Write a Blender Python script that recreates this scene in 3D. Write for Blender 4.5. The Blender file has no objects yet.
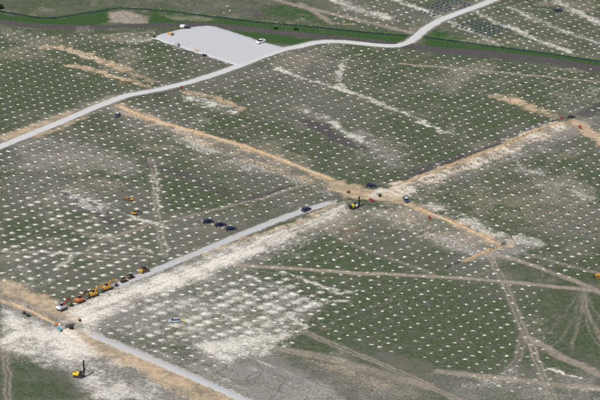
import bpy, bmesh, math, random
import numpy as np
from mathutils import Vector, Matrix

C = bpy.context.scene.collection
RNG = random.Random(7)
NR = np.random.RandomState(11)
PI = math.pi

# ------------------------------------------------------------------ camera, light, exposure
FPX, PITCH = 2875.5, 0.376330          # focal length in pixels of a 600 px wide picture, tilt below the horizon
CAM_H, CAM_Y = 466.227, -1179.832      # the picture's centre looks at the world origin
cam_d = bpy.data.cameras.new('camera')
cam = bpy.data.objects.new('camera', cam_d)
C.objects.link(cam)
cam.location = (0, CAM_Y, CAM_H)
cam.rotation_euler = (PI / 2 - PITCH, 0, 0)
cam_d.sensor_width = 36.0
cam_d.lens = 36.0 * FPX / 600.0
cam_d.clip_start, cam_d.clip_end = 5.0, 30000.0
bpy.context.scene.camera = cam

SUN_EL = math.radians(52)
SUN_AZ = math.atan2(-0.52, -0.85)      # x, y of where the sun stands: behind the camera, to its left
world = bpy.data.worlds.new('World')
bpy.context.scene.world = world
world.use_nodes = True
wn = world.node_tree.nodes
sky = wn.new('ShaderNodeTexSky')
sky.sky_type = 'NISHITA'
sky.sun_disc = False
sky.sun_elevation = SUN_EL
sky.sun_rotation = SUN_AZ
world.node_tree.links.new(sky.outputs['Color'], wn['Background'].inputs['Color'])
wn['Background'].inputs['Strength'].default_value = 0.085
sl = bpy.data.lights.new('sun', 'SUN')
sl.energy, sl.angle, sl.color = 4.0, math.radians(0.5), (1.0, 0.97, 0.935)
sun = bpy.data.objects.new('sun', sl)
C.objects.link(sun)
sdir = Vector((math.sin(SUN_AZ) * math.cos(SUN_EL), math.cos(SUN_AZ) * math.cos(SUN_EL), math.sin(SUN_EL)))
sun.rotation_euler = sdir.to_track_quat('Z', 'Y').to_euler()
sun.location = (-150, -300, 400)
vs = bpy.context.scene.view_settings
vs.view_transform, vs.look, vs.exposure, vs.gamma = 'Standard', 'None', 0.07, 1.0

# ------------------------------------------------------------------ ground coordinates
CT, ST = math.cos(PITCH), math.sin(PITCH)


def at(x, y):
    """the point of the site plan seen at photo pixel x, y"""
    dx, dy = (x - 300) / FPX, -(y - 200) / FPX
    d = (dx, CT + dy * ST, -ST + dy * CT)
    t = CAM_H / -d[2]
    return (d[0] * t, CAM_Y + d[1] * t)


def ats(pts):
    return [at(*p) for p in pts]


def gz(x, y):
    """gentle roll of the land"""
    return (0.35 * np.sin(x * 0.031 + 0.7) * np.cos(y * 0.022 + 0.3) + 0.22 * np.sin(x * 0.017 - y * 0.041))


PHI = 0.8043
EU = (math.cos(PHI), math.sin(PHI))          # along the long gravel strip
EV = (math.sin(PHI), -math.cos(PHI))         # across it
PA, PB = 4.58996, 6.34947                    # spacing of the post grid
U_ROT, V_ROT = PHI, PHI - PI / 2

# ------------------------------------------------------------------ helpers
def tag(o, label=None, cat=None, group=None, kind=None):
    if label: o['label'] = label
    if cat: o['category'] = cat
    if group: o['group'] = group
    if kind: o['kind'] = kind
    return o


def empty(name, x, y, rz, label, cat, group=None, z=0.0):
    o = bpy.data.objects.new(name, None)
    C.objects.link(o)
    o.location = (x, y, float(gz(x, y)) + z)
    o.rotation_euler = (0, 0, rz)
    o.empty_display_size = 0.5
    return tag(o, label, cat, group)


def link(name, me, mat, parent=None, smooth=False):
    if mat is not None and not me.materials: me.materials.append(mat)
    if smooth:
        me.polygons.foreach_set('use_smooth', [True] * len(me.polygons))
    o = bpy.data.objects.new(name, me)
    C.objects.link(o)
    if parent is not None: o.parent = parent
    return o


def finish(name, bm, mat, parent=None, smooth=False):
    bmesh.ops.recalc_face_normals(bm, faces=bm.faces[:])
    me = bpy.data.meshes.new(name)
    bm.to_mesh(me)
    bm.free()
    return link(name, me, mat, parent, smooth)


def bx(bm, c, s, bev=0.0, ry=0.0, rz=0.0, taper=None):
    r = bmesh.ops.create_cube(bm, size=1.0)
    vsx = r['verts']
    for v in vsx:
        v.co.x *= s[0]; v.co.y *= s[1]; v.co.z *= s[2]
        if taper and v.co.z > 0:
            v.co.x *= taper[0]; v.co.y *= taper[1]
    m = Matrix.Translation(c) @ Matrix.Rotation(rz, 4, 'Z') @ Matrix.Rotation(ry, 4, 'Y')
    bmesh.ops.transform(bm, matrix=m, verts=vsx)
    if bev:
        ed = list({e for v in vsx for e in v.link_edges})
        bmesh.ops.bevel(bm, geom=ed, offset=bev, segments=1, affect='EDGES', profile=0.5)


def prism(bm, prof, y0, y1, bev=0.0, inset=0.0):
    """side profile (x, z) pushed from y0 to y1; inset narrows the upper half a little"""
    zs = [p[1] for p in prof]
    zm, zx = min(zs), max(zs)
    yc = (y0 + y1) / 2
    def yy(y, z): return yc + (y - yc) * (1 - inset * (z - zm) / max(zx - zm, 1e-6))
    a = [bm.verts.new((x, yy(y0, z), z)) for x, z in prof]
    b = [bm.verts.new((x, yy(y1, z), z)) for x, z in prof]
    f = [bm.faces.new(a), bm.faces.new(b[::-1])]
    n = len(prof)
    for i in range(n):
        f.append(bm.faces.new((a[i], b[i], b[(i + 1) % n], a[(i + 1) % n])))
    if bev:
        ed = [e for e in f[0].edges] + [e for e in f[1].edges]
        bmesh.ops.bevel(bm, geom=ed, offset=bev, segments=1, affect='EDGES', profile=0.5)


def cyl(bm, p0, p1, r0, r1=None, n=10):
    p0, p1 = Vector(p0), Vector(p1)
    d = p1 - p0
    m = Matrix.Translation((p0 + p1) / 2) @ d.to_track_quat('Z', 'Y').to_matrix().to_4x4()
    bmesh.ops.create_cone(bm, cap_ends=True, segments=n, radius1=r0, radius2=r0 if r1 is None else r1,
                          depth=d.length, matrix=m)


def beam(bm, pts, w, hs):
    """a box girder in the x-z plane through pts, width w, depth hs[i] at each point"""
    prev = None
    rings = []
    for i, (x, z) in enumerate(pts):
        if i == 0: d = Vector((pts[1][0] - x, pts[1][1] - z))
        elif i == len(pts) - 1: d = Vector((x - pts[i - 1][0], z - pts[i - 1][1]))
        else: d = Vector((pts[i + 1][0] - pts[i - 1][0], pts[i + 1][1] - pts[i - 1][1]))
        d.normalize()
        nx, nz = -d.y, d.x
        h = hs[i] / 2
        rings.append([bm.verts.new((x + nx * h * a, w / 2 * b, z + nz * h * a)) for a, b in ((1, 1), (1, -1), (-1, -1), (-1, 1))])
    for r, q in zip(rings, rings[1:]):
        for k in range(4):
            bm.faces.new((r[k], r[(k + 1) % 4], q[(k + 1) % 4], q[k]))
    bm.faces.new(rings[0]); bm.faces.new(rings[-1][::-1])


# ------------------------------------------------------------------ materials
def new_mat(name):
    m = bpy.data.materials.new(name)
    m.use_nodes = True
    nt = m.node_tree
    b = nt.nodes['Principled BSDF']
    b.inputs['Roughness'].default_value = 0.9
    b.inputs['Specular IOR Level'].default_value = 0.15
    return m, nt, b


def nd(nt, typ, **kw):
    n = nt.nodes.new(typ)
    for k, v in kw.items(): setattr(n, k, v)
    return n


def noise(nt, vec, scale, detail=4, rough=0.6):
    n = nd(nt, 'ShaderNodeTexNoise')
    n.inputs['Scale'].default_value = scale
    n.inputs['Detail'].default_value = detail
    n.inputs['Roughness'].default_value = rough
    if vec is not None: nt.links.new(vec, n.inputs['Vector'])
    return n.outputs['Fac']


def math_n(nt, op, a, b=None, c=None, clamp=False):
    n = nd(nt, 'ShaderNodeMath', operation=op)
    n.use_clamp = clamp
    for i, v in enumerate((a, b, c)):
        if v is None: continue
        if isinstance(v, (int, float)): n.inputs[i].default_value = v
        else: nt.links.new(v, n.inputs[i])
    return n.outputs[0]


def mix(nt, fac, a, b):
    n = nd(nt, 'ShaderNodeMix', data_type='RGBA')
    if isinstance(fac, (int, float)): n.inputs[0].default_value = fac
    else: nt.links.new(fac, n.inputs[0])
    for i, v in ((6, a), (7, b)):
        if isinstance(v, tuple): n.inputs[i].default_value = (*v, 1)
        else: nt.links.new(v, n.inputs[i])
    return n.outputs[2]


def ramp(nt, fac, lo, hi):
    n = nd(nt, 'ShaderNodeMapRange')
    n.interpolation_type = 'SMOOTHSTEP'
    nt.links.new(fac, n.inputs['Value'])
    n.inputs['From Min'].default_value = lo
    n.inputs['From Max'].default_value = hi
    return n.outputs['Result']


def geo_pos(nt):
    return nd(nt, 'ShaderNodeNewGeometry').outputs['Position']


def bump(nt, b, h, strength, dist):
    n = nd(nt, 'ShaderNodeBump')
    n.inputs['Strength'].default_value = strength
    n.inputs['Distance'].default_value = dist
    nt.links.new(h, n.inputs['Height'])
    nt.links.new(n.outputs['Normal'], b.inputs['Normal'])


def earth(name, c1, c2, c3=None, s1=0.25, s2=1.6, bstr=0.6, bdist=0.15):
    m, nt, b = new_mat(name)
    p = geo_pos(nt)
    n1, n2 = noise(nt, p, s1, 3), noise(nt, p, s2, 5, 0.7)
    col = mix(nt, ramp(nt, n2, 0.36, 0.64), c1, c2)
    if c3: col = mix(nt, ramp(nt, n1, 0.45, 0.7), col, c3)
    nt.links.new(col, b.inputs['Base Color'])
    b.inputs['Roughness'].default_value = 0.95
    bump(nt, b, n2, bstr, bdist)
    return m


def paint(name, c, rough=0.45, dust=0.25, spec=0.4, metal=0.0):
    """machine paint with dust lying on what faces up"""
    m, nt, b = new_mat(name)
    tc = nd(nt, 'ShaderNodeTexCoord').outputs['Object']
    n1 = noise(nt, tc, 1.7, 4, 0.65)
    g = nd(nt, 'ShaderNodeNewGeometry')
    sp = nd(nt, 'ShaderNodeSeparateXYZ')
    nt.links.new(g.outputs['Normal'], sp.inputs[0])
    up = math_n(nt, 'MULTIPLY', ramp(nt, sp.outputs['Z'], -0.2, 1.0), dust)
    f = math_n(nt, 'MULTIPLY', up, ramp(nt, n1, 0.25, 0.7), clamp=True)
    col = mix(nt, f, c, (0.33, 0.28, 0.22))
    nt.links.new(col, b.inputs['Base Color'])
    b.inputs['Roughness'].default_value = rough
    b.inputs['Specular IOR Level'].default_value = spec
    b.inputs['Metallic'].default_value = metal
    return m


M = {}
M['yellow'] = paint('machine_yellow', (0.54, 0.285, 0.03), dust=0.35)
M['bright_yellow'] = paint('bright_yellow', (0.80, 0.56, 0.03), dust=0.1)
M['orange'] = paint('machine_orange', (0.55, 0.16, 0.035), dust=0.35)
M['red'] = paint('machine_red', (0.30, 0.03, 0.035))
M['white'] = paint('white_paint', (0.78, 0.79, 0.80), dust=0.12)
M['grey'] = paint('light_grey_paint', (0.42, 0.44, 0.46))
M['silver'] = paint('silver_paint', (0.36, 0.42, 0.46), 0.35, 0.15)
M['navy'] = paint('navy_paint', (0.008, 0.012, 0.045), 0.35, 0.06)
M['dark_blue'] = paint('dark_blue_paint', (0.016, 0.035, 0.09), 0.35, 0.12)
M['charcoal'] = paint('charcoal_paint', (0.02, 0.024, 0.03), 0.45, 0.15)
M['steel'] = paint('track_steel', (0.03, 0.03, 0.032), 0.6, 0.22)
M['rubber'] = paint('rubber', (0.012, 0.012, 0.013), 0.85, 0.15, 0.1)
M['glass'] = paint('tinted_glass', (0.01, 0.013, 0.018), 0.08, 0.05, 0.6)
M['lamp'] = paint('lamp_glass', (0.6, 0.6, 0.58), 0.2, 0.05)
M['blue_steel'] = paint('blue_grey_steel', (0.05, 0.085, 0.125), 0.6, 0.25)
M['post'] = paint('dark_post_steel', (0.05, 0.05, 0.048), 0.7, 0.0)
def road_mat(name, c1, c2, soil):
    m, nt, b = new_mat(name)
    p = geo_pos(nt)
    off = nd(nt, 'ShaderNodeAttribute', attribute_name='across').outputs['Fac']
    n1, n2, n3 = noise(nt, p, 0.09, 3), noise(nt, p, 1.5, 5, 0.7), noise(nt, p, 0.5, 4, 0.65)
    ao = math_n(nt, 'ABSOLUTE', off)
    col = mix(nt, ramp(nt, n2, 0.36, 0.64), c1, c2)
    col = mix(nt, math_n(nt, 'MULTIPLY', ramp(nt, n1, 0.45, 0.7), 0.45), col, soil)
    rut = math_n(nt, 'ABSOLUTE', math_n(nt, 'SUBTRACT', math_n(nt, 'ADD', ao, math_n(nt, 'MULTIPLY', math_n(nt, 'SUBTRACT', n3, 0.5), 0.25)), 0.42))
    col = mix(nt, math_n(nt, 'MULTIPLY', ramp(nt, rut, 0.20, 0.05), 0.5), col, tuple(min(0.75, x * 1.16) for x in c2))
    ed = ramp(nt, math_n(nt, 'ADD', ao, math_n(nt, 'MULTIPLY', math_n(nt, 'SUBTRACT', n3, 0.5), 0.9)), 0.72, 1.1)
    col = mix(nt, ed, col, soil)
    nt.links.new(col, b.inputs['Base Color'])
    b.inputs['Roughness'].default_value = 0.95
    bump(nt, b, n2, 0.4, 0.06)
    return m


M['gravel'] = road_mat('pale_gravel', (0.46, 0.445, 0.415), (0.58, 0.565, 0.535), (0.36, 0.325, 0.28))
M['strip_gravel'] = road_mat('strip_gravel', (0.41, 0.395, 0.37), (0.53, 0.515, 0.485), (0.40, 0.36, 0.31))
M['pad_gravel'] = road_mat('pad_gravel', (0.40, 0.393, 0.38), (0.48, 0.473, 0.46), (0.38, 0.355, 0.325))
M['wood'] = earth('dry_timber', (0.30, 0.20, 0.11), (0.40, 0.29, 0.17), s2=3.0)
M['tan'] = paint('tan_paint', (0.55, 0.34, 0.15))
M['brown'] = paint('rust_brown', (0.12, 0.055, 0.03), 0.8)
M['pink_red'] = paint('pink_red_plastic', (0.30, 0.045, 0.05), 0.6, 0.35)
M['teal'] = paint('teal_plastic', (0.05, 0.36, 0.33), 0.5, 0.1)
M['sky_blue'] = paint('light_blue_plastic', (0.16, 0.38, 0.55), 0.5, 0.1)
M['vest'] = paint('hi_vis_yellow', (0.72, 0.80, 0.05), 0.8, 0.0)
M['skin'] = paint('skin', (0.45, 0.27, 0.19), 0.6, 0.0)
M['trousers'] = paint('navy_trousers', (0.02, 0.025, 0.05), 0.9, 0.0)
M['gravel'] = earth('pale_gravel', (0.47, 0.46, 0.445), (0.60, 0.59, 0.57), (0.52, 0.49, 0.45), 0.12, 2.2, 0.4, 0.06)
M['pad_gravel'] = earth('grey_pad_gravel', (0.43, 0.43, 0.43), (0.51, 0.51, 0.51), (0.49, 0.475, 0.455), 0.05, 0.9, 0.3, 0.05)
M['strip_gravel'] = earth('strip_gravel', (0.39, 0.385, 0.375), (0.50, 0.495, 0.485), (0.45, 0.42, 0.385), 0.1, 2.0, 0.4, 0.06)
M['clay'] = earth('orange_clay', (0.37, 0.25, 0.145), (0.57, 0.415, 0.25), (0.40, 0.335, 0.255), 0.16, 1.0, 0.8, 0.3)
M['trench'] = earth('trench_soil', (0.045, 0.042, 0.042), (0.075, 0.07, 0.07), (0.12, 0.11, 0.10), 0.2, 1.4, 0.8, 0.3)
M['chalk_heap'] = earth('chalk_rubble', (0.50, 0.46, 0.39), (0.66, 0.62, 0.55), None, 0.3, 2.5, 0.9, 0.25)

# ------------------------------------------------------------------ layout, traced as a site plan
ROAD_MAIN = ats([(-40, 166), (0, 147), (30, 134.5), (60, 122.5), (95, 107.5), (125, 96), (160, 89.5), (190, 82), (215, 74), (240, 65),
                 (262, 56), (285, 48.5), (300, 46), (315, 42.3), (330, 41), (350, 42), (380, 45), (397, 45.8), (410, 41.5), (418, 35),
                 (425, 29), (440, 20), (460, 12.2), (480, 5), (495, -1), (520, -11)])
ROAD_STRIP = ats([(118, 285.5), (143, 275.5), (175, 262.5), (205, 250), (245, 233.5), (290, 216), (308, 210), (330, 203.5)])
ROAD_LOWER = ats([(91, 334.5), (110, 342), (150, 359), (190, 376.5), (225, 392), (262, 408)])
PAD = ats([(150, 37.5), (160, 34.5), (172, 31), (190, 27), (207, 25.5), (217, 27), (262, 41.5), (286, 47.8), (263, 55.5), (237, 65), (190, 50.5), (165, 42.5)])
CREEK = ats([(-30, 6), (0, 10.5), (20, 14), (40, 17), (55, 17.3), (75, 14), (100, 9.5), (120, 6.3), (150, 8), (170, 10), (200, 14), (230, 18), (260, 22),
             (300, 25.5), (340, 29.5), (385, 33.5), (410, 35), (432, 36.8), (470, 41.8), (500, 46), (540, 51.5), (600, 61), (640, 68)])
PLOUGH = ats([(-30, 17), (0, 21.5), (12, 23.5), (30, 26), (60, 27.2), (100, 26.5), (150, 25), (200, 24.5), (230, 27), (265, 31), (300, 35), (340, 38.5),
              (380, 42), (410, 46.5), (450, 50), (500, 53.5), (550, 60), (600, 69), (640, 77)])
TRENCH_LINES = []      # filled below

# ------------------------------------------------------------------ ground sheet
def axis(lo, hi, step, far):
    n = int(round((hi - lo) / step))
    core = np.linspace(lo, hi, n + 1)
    out, d = [], step
    p = 0.0
    while p < far:
        d *= 1.45
        p += d
        out.append(p)
    out = np.array(out)
    return np.concatenate([lo - out[::-1], core, hi + out])


GX = axis(-176.0, 176.0, 0.46, 9000.0)
GY = axis(-214.0, 306.0, 0.66, 9000.0)
X, Y = np.meshgrid(GX, GY)
X = X.ravel(); Y = Y.ravel()
NV = X.size


def vnoise(x, y, scale, seed, octaves=3):
    """value noise of the plan, 0..1"""
    out = np.zeros_like(x); amp, tot = 1.0, 0.0
    for o in range(octaves):
        r = np.random.RandomState(seed + o * 17)
        g = r.rand(256, 256)
        a, b = x / scale, y / scale
        ia, ib = np.floor(a).astype(np.int64), np.floor(b).astype(np.int64)
        fa, fb = a - ia, b - ib
        fa, fb = fa * fa * (3 - 2 * fa), fb * fb * (3 - 2 * fb)
        i0, i1, j0, j1 = ia & 255, (ia + 1) & 255, ib & 255, (ib + 1) & 255
        out += amp * (g[i0, j0] * (1 - fa) * (1 - fb) + g[i1, j0] * fa * (1 - fb) + g[i0, j1] * (1 - fa) * fb + g[i1, j1] * fa * fb)
        tot += amp; amp *= 0.55; scale *= 0.5
    return out / tot


WX = X + (vnoise(X, Y, 7.0, 1) - 0.5) * 6.0 + (vnoise(X, Y, 2.4, 3, 2) - 0.5) * 2.4      # the plan, slightly ragged
WY = Y + (vnoise(X, Y, 7.0, 5) - 0.5) * 6.0 + (vnoise(X, Y, 2.4, 7, 2) - 0.5) * 2.4
N_BIG = vnoise(X, Y, 38.0, 21, 4)
N_MID = vnoise(X, Y, 9.0, 31, 4)
N_FINE = vnoise(X, Y, 2.6, 41, 3)
mask = {k: np.zeros(NV) for k in ('grass', 'chalk', 'clay', 'dark', 'brown', 'bare', 'red', 'lush')}


def sstep(d, a, b):
    t = np.clip((d - a) / (b - a), 0, 1)
    return t * t * (3 - 2 * t)


def seg_dist(x, y, pts):
    d = np.full(x.shape, 1e9)
    for (x0, y0), (x1, y1) in zip(pts, pts[1:]):
        vx, vy = x1 - x0, y1 - y0
        t = np.clip(((x - x0) * vx + (y - y0) * vy) / max(vx * vx + vy * vy, 1e-9), 0, 1)
        d = np.minimum(d, np.hypot(x - x0 - t * vx, y - y0 - t * vy))
    return d


def near(pts, pad):
    a = np.array(pts)
    return np.nonzero((X > a[:, 0].min() - pad) & (X < a[:, 0].max() + pad) & (Y > a[:, 1].min() - pad) & (Y < a[:, 1].max() + pad))[0]


def line(k, pts, w, s=1.0, soft=0.8, warp=1.0, ruts=False, broken=0.0, px=True):
    """paint a band of width w metres along pts; ruts: two wheel lines"""
    pts = ats(pts) if px else pts
    i = near(pts, w + 6)
    wx, wy = X[i] + (WX[i] - X[i]) * warp, Y[i] + (WY[i] - Y[i]) * warp
    d = seg_dist(wx, wy, pts)
    if ruts: d = np.abs(d - 0.95) * 1.5 + (w / 2 - 0.75)
    v = 1 - sstep(d, w / 2 * (1 - soft), w / 2 * (1 + soft))
    if broken: v = v * (1 - broken + broken * sstep(N_MID[i] * 0.6 + N_FINE[i] * 0.4, 0.38, 0.6))
    mask[k][i] = np.maximum(mask[k][i], v * s) if s > 0 else mask[k][i] * (1 + v * s)
    return i, v


def area(k, pts, s=1.0, soft=4.0, patchy=0.0, px=True):
    pts = ats(pts) if px else pts
    i = near(pts, soft + 6)
    x, y = WX[i], WY[i]
    ins = np.zeros(x.shape, bool)
    n = len(pts)
    for a in range(n):
        x0, y0 = pts[a]; x1, y1 = pts[(a + 1) % n]
        if abs(y1 - y0) < 1e-9: continue
        c = ((y0 > y) != (y1 > y)) & (x < (x1 - x0) * (y - y0) / (y1 - y0) + x0)
        ins ^= c
    d = seg_dist(x, y, list(pts) + [pts[0]])
    d = np.where(ins, d, -d)
    v = sstep(d, -soft / 2, soft / 2)
    if patchy: v = v * (1 - patchy + patchy * sstep(N_MID[i] * 0.65 + N_FINE[i] * 0.35, 0.36, 0.62))
    mask[k][i] = np.maximum(mask[k][i], v * s) if s > 0 else mask[k][i] * (1 + v * s)
    return i, v


# grass: patchy over all fields
mask['grass'][:] = 0.22 + 0.70 * sstep(N_BIG * 0.72 + N_MID * 0.28, 0.30, 0.62)
# greener and barer places
for pts, s in (
    ([(20, 232), (55, 205), (120, 218), (90, 240), (40, 252)], 0.75), ([(60, 262), (85, 252), (115, 260), (85, 275)], 0.8),
    ([(148, 178), (185, 172), (250, 190), (225, 212), (165, 212)], 0.8), ([(0, 60), (40, 60), (100, 90), (60, 108), (0, 112)], 0.7),
    ([(98, 44), (145, 40), (200, 62), (180, 72), (135, 62)], 0.95), ([(300, 128), (325, 132), (350, 158), (320, 166), (295, 150)], 0.8),
    ([(370, 125), (400, 112), (435, 135), (415, 146)], 0.85), ([(455, 118), (490, 110), (520, 122), (480, 140), (450, 140)], 0.9),
    ([(200, 118), (260, 120), (300, 140), (270, 150)], 0.65), ([(250, 262), (330, 250), (420, 285), (520, 300), (530, 340), (470, 372), (380, 350), (310, 320)], 0.85),
    ([(300, 240), (420, 235), (440, 260), (330, 262)], 0.6), ([(540, 300), (600, 290), (600, 360), (555, 345)], 0.7), ([(520, 350), (548, 345), (560, 385), (535, 385)], 0.7),
    ([(0, 374), (40, 370), (80, 385), (88, 402), (0, 402)], 0.8), ([(500, 150), (590, 145), (600, 175), (560, 180)], 0.6), ([(500, 265), (560, 268), (590, 286), (510, 280)], 0.6),
    ([(400, 70), (500, 85), (480, 110), (390, 100)], 0.5), ([(300, 335), (345, 340), (420, 380), (380, 375)], 0.8),
    ([(440, 15), (600, 20), (600, 55), (480, 40)], 0.75), ([(130, 60), (180, 70), (160, 85), (120, 75)], 0.4)):
    area('grass', pts, s, 14.0, 0.35)
    area('bare', pts, -0.4, 14.0)
for pts, s in (([(-20, -6), (115, -6), (110, 8), (50, 15), (-20, 8)], 0.85), ([(150, -4), (300, -4), (290, 24), (150, 8)], 0.6)):
    area('grass', pts, s, 10.0, 0.3)
# vivid green verges by the creek
for pts, s in (([(20, 17), (55, 19), (110, 11), (112, 24), (60, 25.5), (30, 24)], 0.9), ([(150, 12), (200, 16), (300, 28), (415, 37), (405, 42), (300, 33), (200, 23), (150, 23)], 0.85),
               ([(220, 28.5), (300, 37), (330, 40), (288, 46), (262, 40)], 0.8), ([(420, 38), (437, 27), (470, 40), (480, 49), (430, 47)], 0.9), ([(300, 8), (330, 24), (290, 22), (262, 12), (275, 4)], 0.75),
               ([(470, 38), (500, 45), (600, 60), (600, 66), (520, 54), (450, 48)], 0.85), ([(0, 27), (30, 29), (110, 29), (110, 33), (40, 35)], 0.45), ([(440, 24), (480, 38), (600, 55), (600, 48), (520, 40)], 0.35),
               ([(325, 14), (385, 27), (380, 32), (330, 27)], 0.5), ([(430, 50), (490, 58), (480, 64), (420, 56)], 0.45), ([(98, 46), (145, 42), (180, 60), (160, 68), (130, 60)], 0.4),
               ([(0, 0), (110, 0), (100, 8), (50, 14), (0, 9)], 0.35), ([(470, 300), (530, 300), (520, 360), (400, 340), (420, 305)], 0.3), ([(565, 335), (600, 330), (600, 360), (570, 360)], 0.4),
               ([(152, 180), (180, 178), (220, 200), (180, 210)], 0.3), ([(55, 262), (110, 262), (85, 276)], 0.35), ([(0, 375), (90, 388), (90, 402), (0, 402)], 0.4)):
    area('lush', pts, s, 7.0, 0.3)
# bare brown-grey ground
for pts, s in (([(0, 32), (60, 40), (150, 36), (170, 45), (110, 44), (40, 47), (0, 40)], 0.55), ([(0, 146), (40, 136), (75, 140), (150, 160), (140, 176), (60, 172), (0, 172)], 0.7),
               ([(150, 72), (250, 66), (330, 60), (420, 55), (410, 64), (300, 72), (200, 92)], 0.35), ([(330, 125), (370, 128), (400, 150), (420, 170), (380, 172), (340, 150)], 0.7),
               ([(180, 352), (230, 340), (270, 350), (345, 395), (345, 410), (260, 410)], 1.0), ([(0, 300), (60, 300), (110, 335), (190, 385), (190, 405), (95, 402), (60, 370), (0, 352)], 1.0),
               ([(60, 312), (150, 275), (300, 222), (345, 206), (372, 212), (300, 250), (250, 270), (330, 305), (290, 330), (230, 345), (150, 350), (100, 334)], 0.8),
               ([(80, 338), (130, 345), (230, 410), (180, 410)], 0.7), ([(385, 190), (560, 122), (600, 110), (600, 132), (575, 138), (480, 178), (400, 206)], 0.75),
               ([(395, 200), (470, 222), (540, 245), (525, 256), (480, 262), (440, 250), (390, 215)], 0.75), ([(150, 225), (250, 205), (300, 195), (310, 207), (200, 245), (150, 270)], 0.35),
               ([(110, 100), (150, 108), (250, 150), (340, 185), (330, 200), (240, 165), (160, 138), (120, 128)], 0.6), ([(500, 165), (530, 160), (600, 190), (600, 215), (560, 205)], 0.6),
               ([(415, 22), (425, 26), (400, 42), (395, 36)], 0.9), ([(425, 32), (440, 24), (450, 30), (420, 44)], 0.6), ([(285, 355), (345, 360), (450, 405), (350, 405)], 0.5),
               ([(410, 20), (450, 0), (500, 0), (440, 24), (425, 32)], 0.5), ([(0, 90), (100, 60), (140, 88), (60, 118)], 0.25), ([(440, 378), (600, 372), (600, 405), (450, 405)], 0.6), ([(100, 338), (150, 345), (215, 362), (260, 352), (300, 335), (260, 395), (230, 396), (160, 362)], 0.9),
               ([(480, 300), (500, 270), (530, 275), (560, 350), (530, 360)], 0.3), ([(540, 90), (600, 90), (600, 125), (560, 118)], 0.55), ([(410, 58), (600, 85), (600, 95), (500, 92), (420, 66)], 0.35)):
    area('bare', pts, s, 15.0, 0.4)

# wear along and across the rows of the post grid
U_, V_ = X * EU[0] + Y * EU[1], X * EV[0] + Y * EV[1]
WU = vnoise(U_ / 14.0, V_ / 1.5, 1.0, 61, 2)
WV = vnoise(U_ / 1.5, V_ / 14.0, 1.0, 71, 2)
wear = np.maximum(sstep(WU, 0.60, 0.85), sstep(WV, 0.62, 0.86)) * sstep(vnoise(X, Y, 30.0, 91, 2), 0.3, 0.6)
mask['bare'] = np.maximum(mask['bare'], wear * 0.38)
mask['brown'] = np.maximum(mask['brown'], sstep(vnoise(X, Y, 22.0, 95, 4), 0.54, 0.75) * 0.42)
mask['brown'] = np.maximum(mask['brown'], sstep(vnoise(X, Y, 5.5, 97, 3), 0.50, 0.80) * 0.32)
mask['dark'] = np.maximum(mask['dark'], sstep(vnoise(X, Y, 8.0, 98, 3), 0.58, 0.80) * 0.28)
mask['chalk'] = np.maximum(mask['chalk'], sstep(vnoise(X, Y, 16.0, 99, 4), 0.60, 0.80) * 0.30)

GREENS = [[(345, 268), (380, 268), (420, 282), (520, 298), (535, 345), (470, 378), (380, 352), (340, 328)], [(0, 60), (40, 60), (105, 92), (60, 110), (0, 114)], [(545, 296), (604, 296), (604, 360), (555, 350)],
          [(150, 176), (190, 172), (250, 192), (225, 212), (160, 212)], [(0, 378), (62, 380), (85, 402), (0, 404)], [(370, 120), (400, 110), (440, 135), (415, 148)], [(455, 116), (495, 108), (525, 122), (480, 142)]]
for pts in GREENS:
    for k in ('brown', 'dark', 'bare', 'chalk'): area(k, pts, -0.75, 16.0)
    area('grass', pts, 0.95, 16.0, 0.15)

for pts in ([(-20, 12), (20, 16), (60, 18), (110, 9), (112, 24), (60, 26), (-20, 20)], [(150, 9), (200, 15), (300, 27), (415, 36), (400, 44), (300, 34), (200, 24), (150, 24)], [(425, 37), (500, 46), (604, 61), (604, 70), (500, 55), (430, 50)],
            [(222, 29), (300, 37), (330, 40), (288, 46), (262, 40)]):
    for k in ('chalk', 'dark', 'bare'): area(k, pts, -0.9, 5.0)
    area('lush', pts, 1.0, 6.0, 0.12)
    area('brown', pts, -0.5, 5.0)
for pts, w in (([(118, 109), (150, 122), (200, 138), (250, 152), (300, 170), (345, 190)], 13), ([(385, 193), (450, 170), (500, 150), (565, 124)], 11), ([(385, 199), (430, 216), (500, 243)], 14), ([(0, 288), (30, 302), (70, 322)], 14), ([(0, 142), (60, 119), (110, 98)], 14)):
    line('brown', pts, w, 0.7, 0.8, broken=0.5)
area('brown', [(106, 22), (110, 12), (124, 9), (148, 17), (150, 24)], 0.8, 4, 0.3)

# the dark ploughed band
i, v = line('dark', PLOUGH, 7.5, 1.0, 0.25, 0.5, px=False)
line('dark', [(440, 50.5), (500, 55), (560, 63), (600, 71), (640, 78)], 11.0, 0.9, 0.3, 0.5, broken=0.3)
# dark topsoil places
line('dark', [(305, 121), (318, 127), (335, 136), (352, 145), (368, 148)], 7.5, 1.0, 0.7, broken=0.2)
line('dark', [(150, 164), (172, 170), (196, 180), (215, 188), (236, 196)], 8.0, 0.8, 0.9, broken=0.6)
line('dark', [(232, 202), (252, 197), (275, 190), (300, 184)], 3.0, 0.8, 0.6, broken=0.3)
area('dark', [(0, 148), (14, 146), (24, 158), (0, 168)], 0.7, 6, 0.4)
area('dark', [(52, 192), (72, 190), (100, 206), (130, 226), (110, 226), (80, 210)], 0.95, 8, 0.3)
area('dark', [(88, 165), (110, 158), (150, 168), (120, 174)], 0.4, 6, 0.6)
area('dark', [(240, 9), (255, 8), (268, 16), (258, 18)], 0.8, 4, 0.3)
area('dark', [(283, 112), (298, 108), (302, 122), (290, 124)], 0.55, 4, 0.5)
area('dark', [(215, 365), (260, 345), (290, 360), (330, 385), (300, 380), (262, 368)], 0.45, 8, 0.5)
area('dark', [(70, 330), (86, 322), (92, 338), (76, 338)], 0.3, 4, 0.6)
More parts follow.
